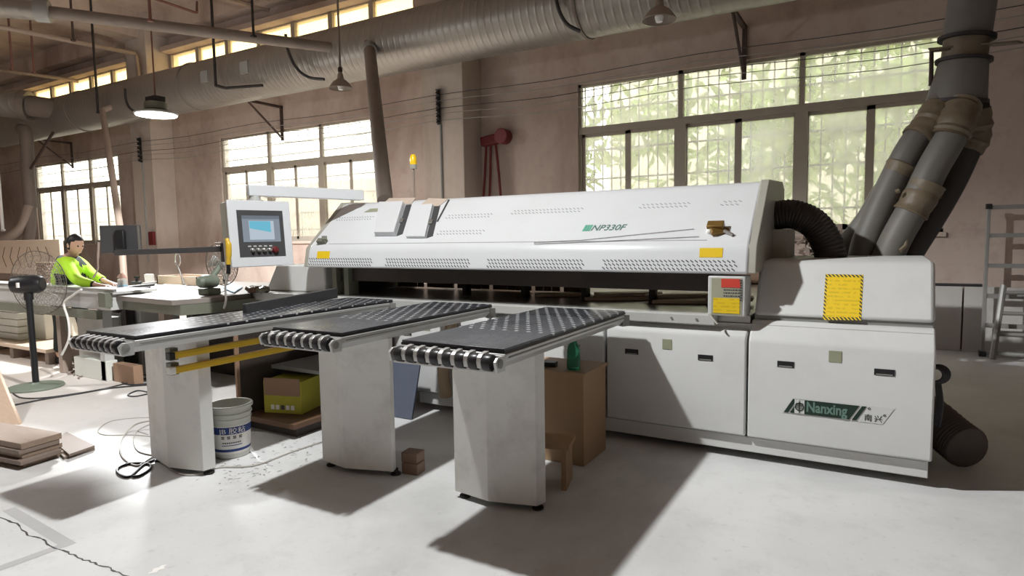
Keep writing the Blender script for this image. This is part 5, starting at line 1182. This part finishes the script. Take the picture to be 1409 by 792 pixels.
for (x, y, z) in hb_.v:
    X_, Y_, Z_ = x * .104, y * .081, z * .130
    if z < 0: X_ *= 1 - .10 * z * z; Y_ *= 1 - .30 * z * z
    if x > .5: Z_ *= 1.02
    if x > .8 and abs(z - .12) < .16: X_ -= .008                       # brow and eye hollow
    if x > .85 and abs(y) < .22 and -.30 < z < .10: X_ += .020 * (1 - abs(z + .12) / .24)  # nose
    if x > .80 and abs(z + .50) < .09: X_ += .004                      # lips
    bodyb_v = head + hx_ @ Vector((X_, Y_, Z_)); bodyb.v.append(tuple(bodyb_v))
o_ = len(bodyb.v) - len(hb_.v); bodyb.f += [tuple(o_ + i for i in f) for f in hb_.f]; bodyb.mi += [0] * len(hb_.f)
for sg in (1, -1): bodyb.ball(head + hx_ @ Vector((-.005, .083 * sg, -.005)), .03, 12, 8, (.75, .35, 1.1))
bd_ = bodyb.build('body', 'skin', wk)
fb_ = MB()
for sg in (1, -1): fb_.ball(head + hx_ @ Vector((.090, .030 * sg, .012)), .010, 10, 6)
fb_.build('eyes', 'hair', wk); mb = MB(); mb.ball(head + hx_ @ Vector((.096, 0, -.066)), .018, 10, 6, (.3, 1.2, .3)); mb.build('mouth', 'pink', wk)
hr = MB(); hr.ball((0, 0, 0), 1, 28, 18); vv = []
for (x, y, z) in hr.v:
    k = 1.09 if (z > .30 + .35 * max(x, 0) or (x < .15 and z > -.42)) else .90
    vv.append(tuple(head + hx_ @ Vector((x * .104 * k, y * .083 * k, z * .130 * k))))
hr.v = vv; hr.build('hair', 'hair', wk)
# jacket and trousers follow the body
jn = [(hip + Vector((0, 0, .0)), (.18, .155)), (hip.lerp(chest, .5), (.19, .165)), (chest, (.205, .165)), (neckb + Vector((0, 0, -.01)), (.088, .08)), (shN, .082), (elN, .066), (elN.lerp(wrN, .82), .048), (shF, .082), (elF, .066), (elF.lerp(wrF, .82), .048)]
vs, fs = skin_mesh(jn, [(0, 1), (1, 2), (2, 3), (2, 4), (4, 5), (5, 6), (2, 7), (7, 8), (8, 9)])
jb = MB(); jb._add(vs, fs)
cd = (chest - hip).normalized()
for k, f in enumerate(fs):
    c = sum((Vector(vs[i]) for i in f), Vector()) / len(f); t_ = (c - hip).dot(cd) / (chest - hip).length; dx_ = (c - (hip + cd * (c - hip).dot(cd))); near_arm = min((c - p).length for p in (elN, elN.lerp(wrN, .4), elN.lerp(shN, .5), elF, shN))
    if (c - neckb).length < .20 and c.z > chest.z + .06: jb.mi[k] = 1
    elif .15 < t_ < 1.08 and dx_.dot(Vector((.93, .2, 0))) > .045 and near_arm > .07: jb.mi[k] = 1
    elif (c - elN.lerp(wrN, .85)).length < .055 or (c - elF.lerp(wrF, .85)).length < .055: jb.mi[k] = 1
jb.build('jacket', ['lime', 'darkcloth'], wk)
tn = [(hip + Vector((0, 0, -.01)), (.165, .135)), (hpN, .108), (knN, .078), (ftN + Vector((0, 0, .07)), .062), (hpF, .108), (knF, .078), (ftF + Vector((0, 0, .07)), .062)]
vs, fs = skin_mesh(tn, [(0, 1), (1, 2), (2, 3), (0, 4), (4, 5), (5, 6)]); b = MB(); b._add(vs, fs); b.build('trousers', 'darkcloth', wk)
for f_ in (ftN, ftF):
    b = MB(); b.ball(f_ + Vector((.06, 0, -.005)), .055, 16, 10, (2.3, .95, 1.0)); b.build('shoe', 'black', wk)
# ================================================================== LIGHT
w = bpy.data.worlds.new('sky'); SC.world = w; w.use_nodes = True
bg = w.node_tree.nodes['Background']; bg.inputs[0].default_value = (1.0, 0.985, 0.94, 1); bg.inputs[1].default_value = 4.2
def lamp(x, y, z, power, r, profile, fall='Linear', col=(.975, .995, 1)):
    """a high-bay lamp: wide downward distribution, a little light spilling sideways and up"""
    l = bpy.data.lights.new('lamp_light', 'POINT'); l.energy = power; l.shadow_soft_size = r; l.color = col
    l.use_nodes = True; t = l.node_tree; e = t.nodes['Emission']; f = t.nodes.new('ShaderNodeLightFalloff')
    g = t.nodes.new('ShaderNodeNewGeometry'); s = t.nodes.new('ShaderNodeSeparateXYZ'); t.links.new(g.outputs['Incoming'], s.inputs[0])
    m = t.nodes.new('ShaderNodeMapRange'); m.inputs[1].default_value = -1; m.inputs[2].default_value = 1; t.links.new(s.outputs[2], m.inputs[0])
    c = t.nodes.new('ShaderNodeValToRGB'); el = c.color_ramp.elements
    while len(el) < len(profile): el.new(.5)
    for q, (p, v) in zip(el, profile): q.position = (p + 1) / 2; q.color = (v, v, v, 1)
    t.links.new(m.outputs[0], c.inputs[0]); t.links.new(c.outputs[0], f.inputs[0]); t.links.new(f.outputs[fall], e.inputs[1])
    o = bpy.data.objects.new('lamp_light', l); o.location = (x, y, z); COL.objects.link(o); return o
high_bay(-2.95, 2.62, 3.62, 'lit round white lamp above the feed tables, above the picture edge')
lamp(-2.95, 2.62, 3.57, 46, .06, [(-1, .84), (-.6, 1.0), (-.45, .95), (-.30, .35), (-.17, .05), (-.10, .03), (.05, .015), (1, .015)], 'Constant')
lamp(LIT.x, LIT.y, 3.44, 580, .22, [(-1, .84), (-.6, 1.0), (-.435, .95), (-.385, .06), (-.31, .08), (-.23, .2), (-.10, .13), (.05, .035), (.5, .05), (.72, .2), (1, .25)], 'Linear')
high_bay(-9.6, 1.5, 3.62, 'added lit round fill lamp, unseen beyond the left edge of the picture')
lamp(-9.6, 1.5, 3.57, 31, .22, [(-1, 1.0), (-.70, 1.0), (-.50, .25), (-.40, .02), (-.2, .04), (0, .06), (.3, .30), (1, .34)], 'Constant')  # unseen lamp added to brighten the left floor and ceiling
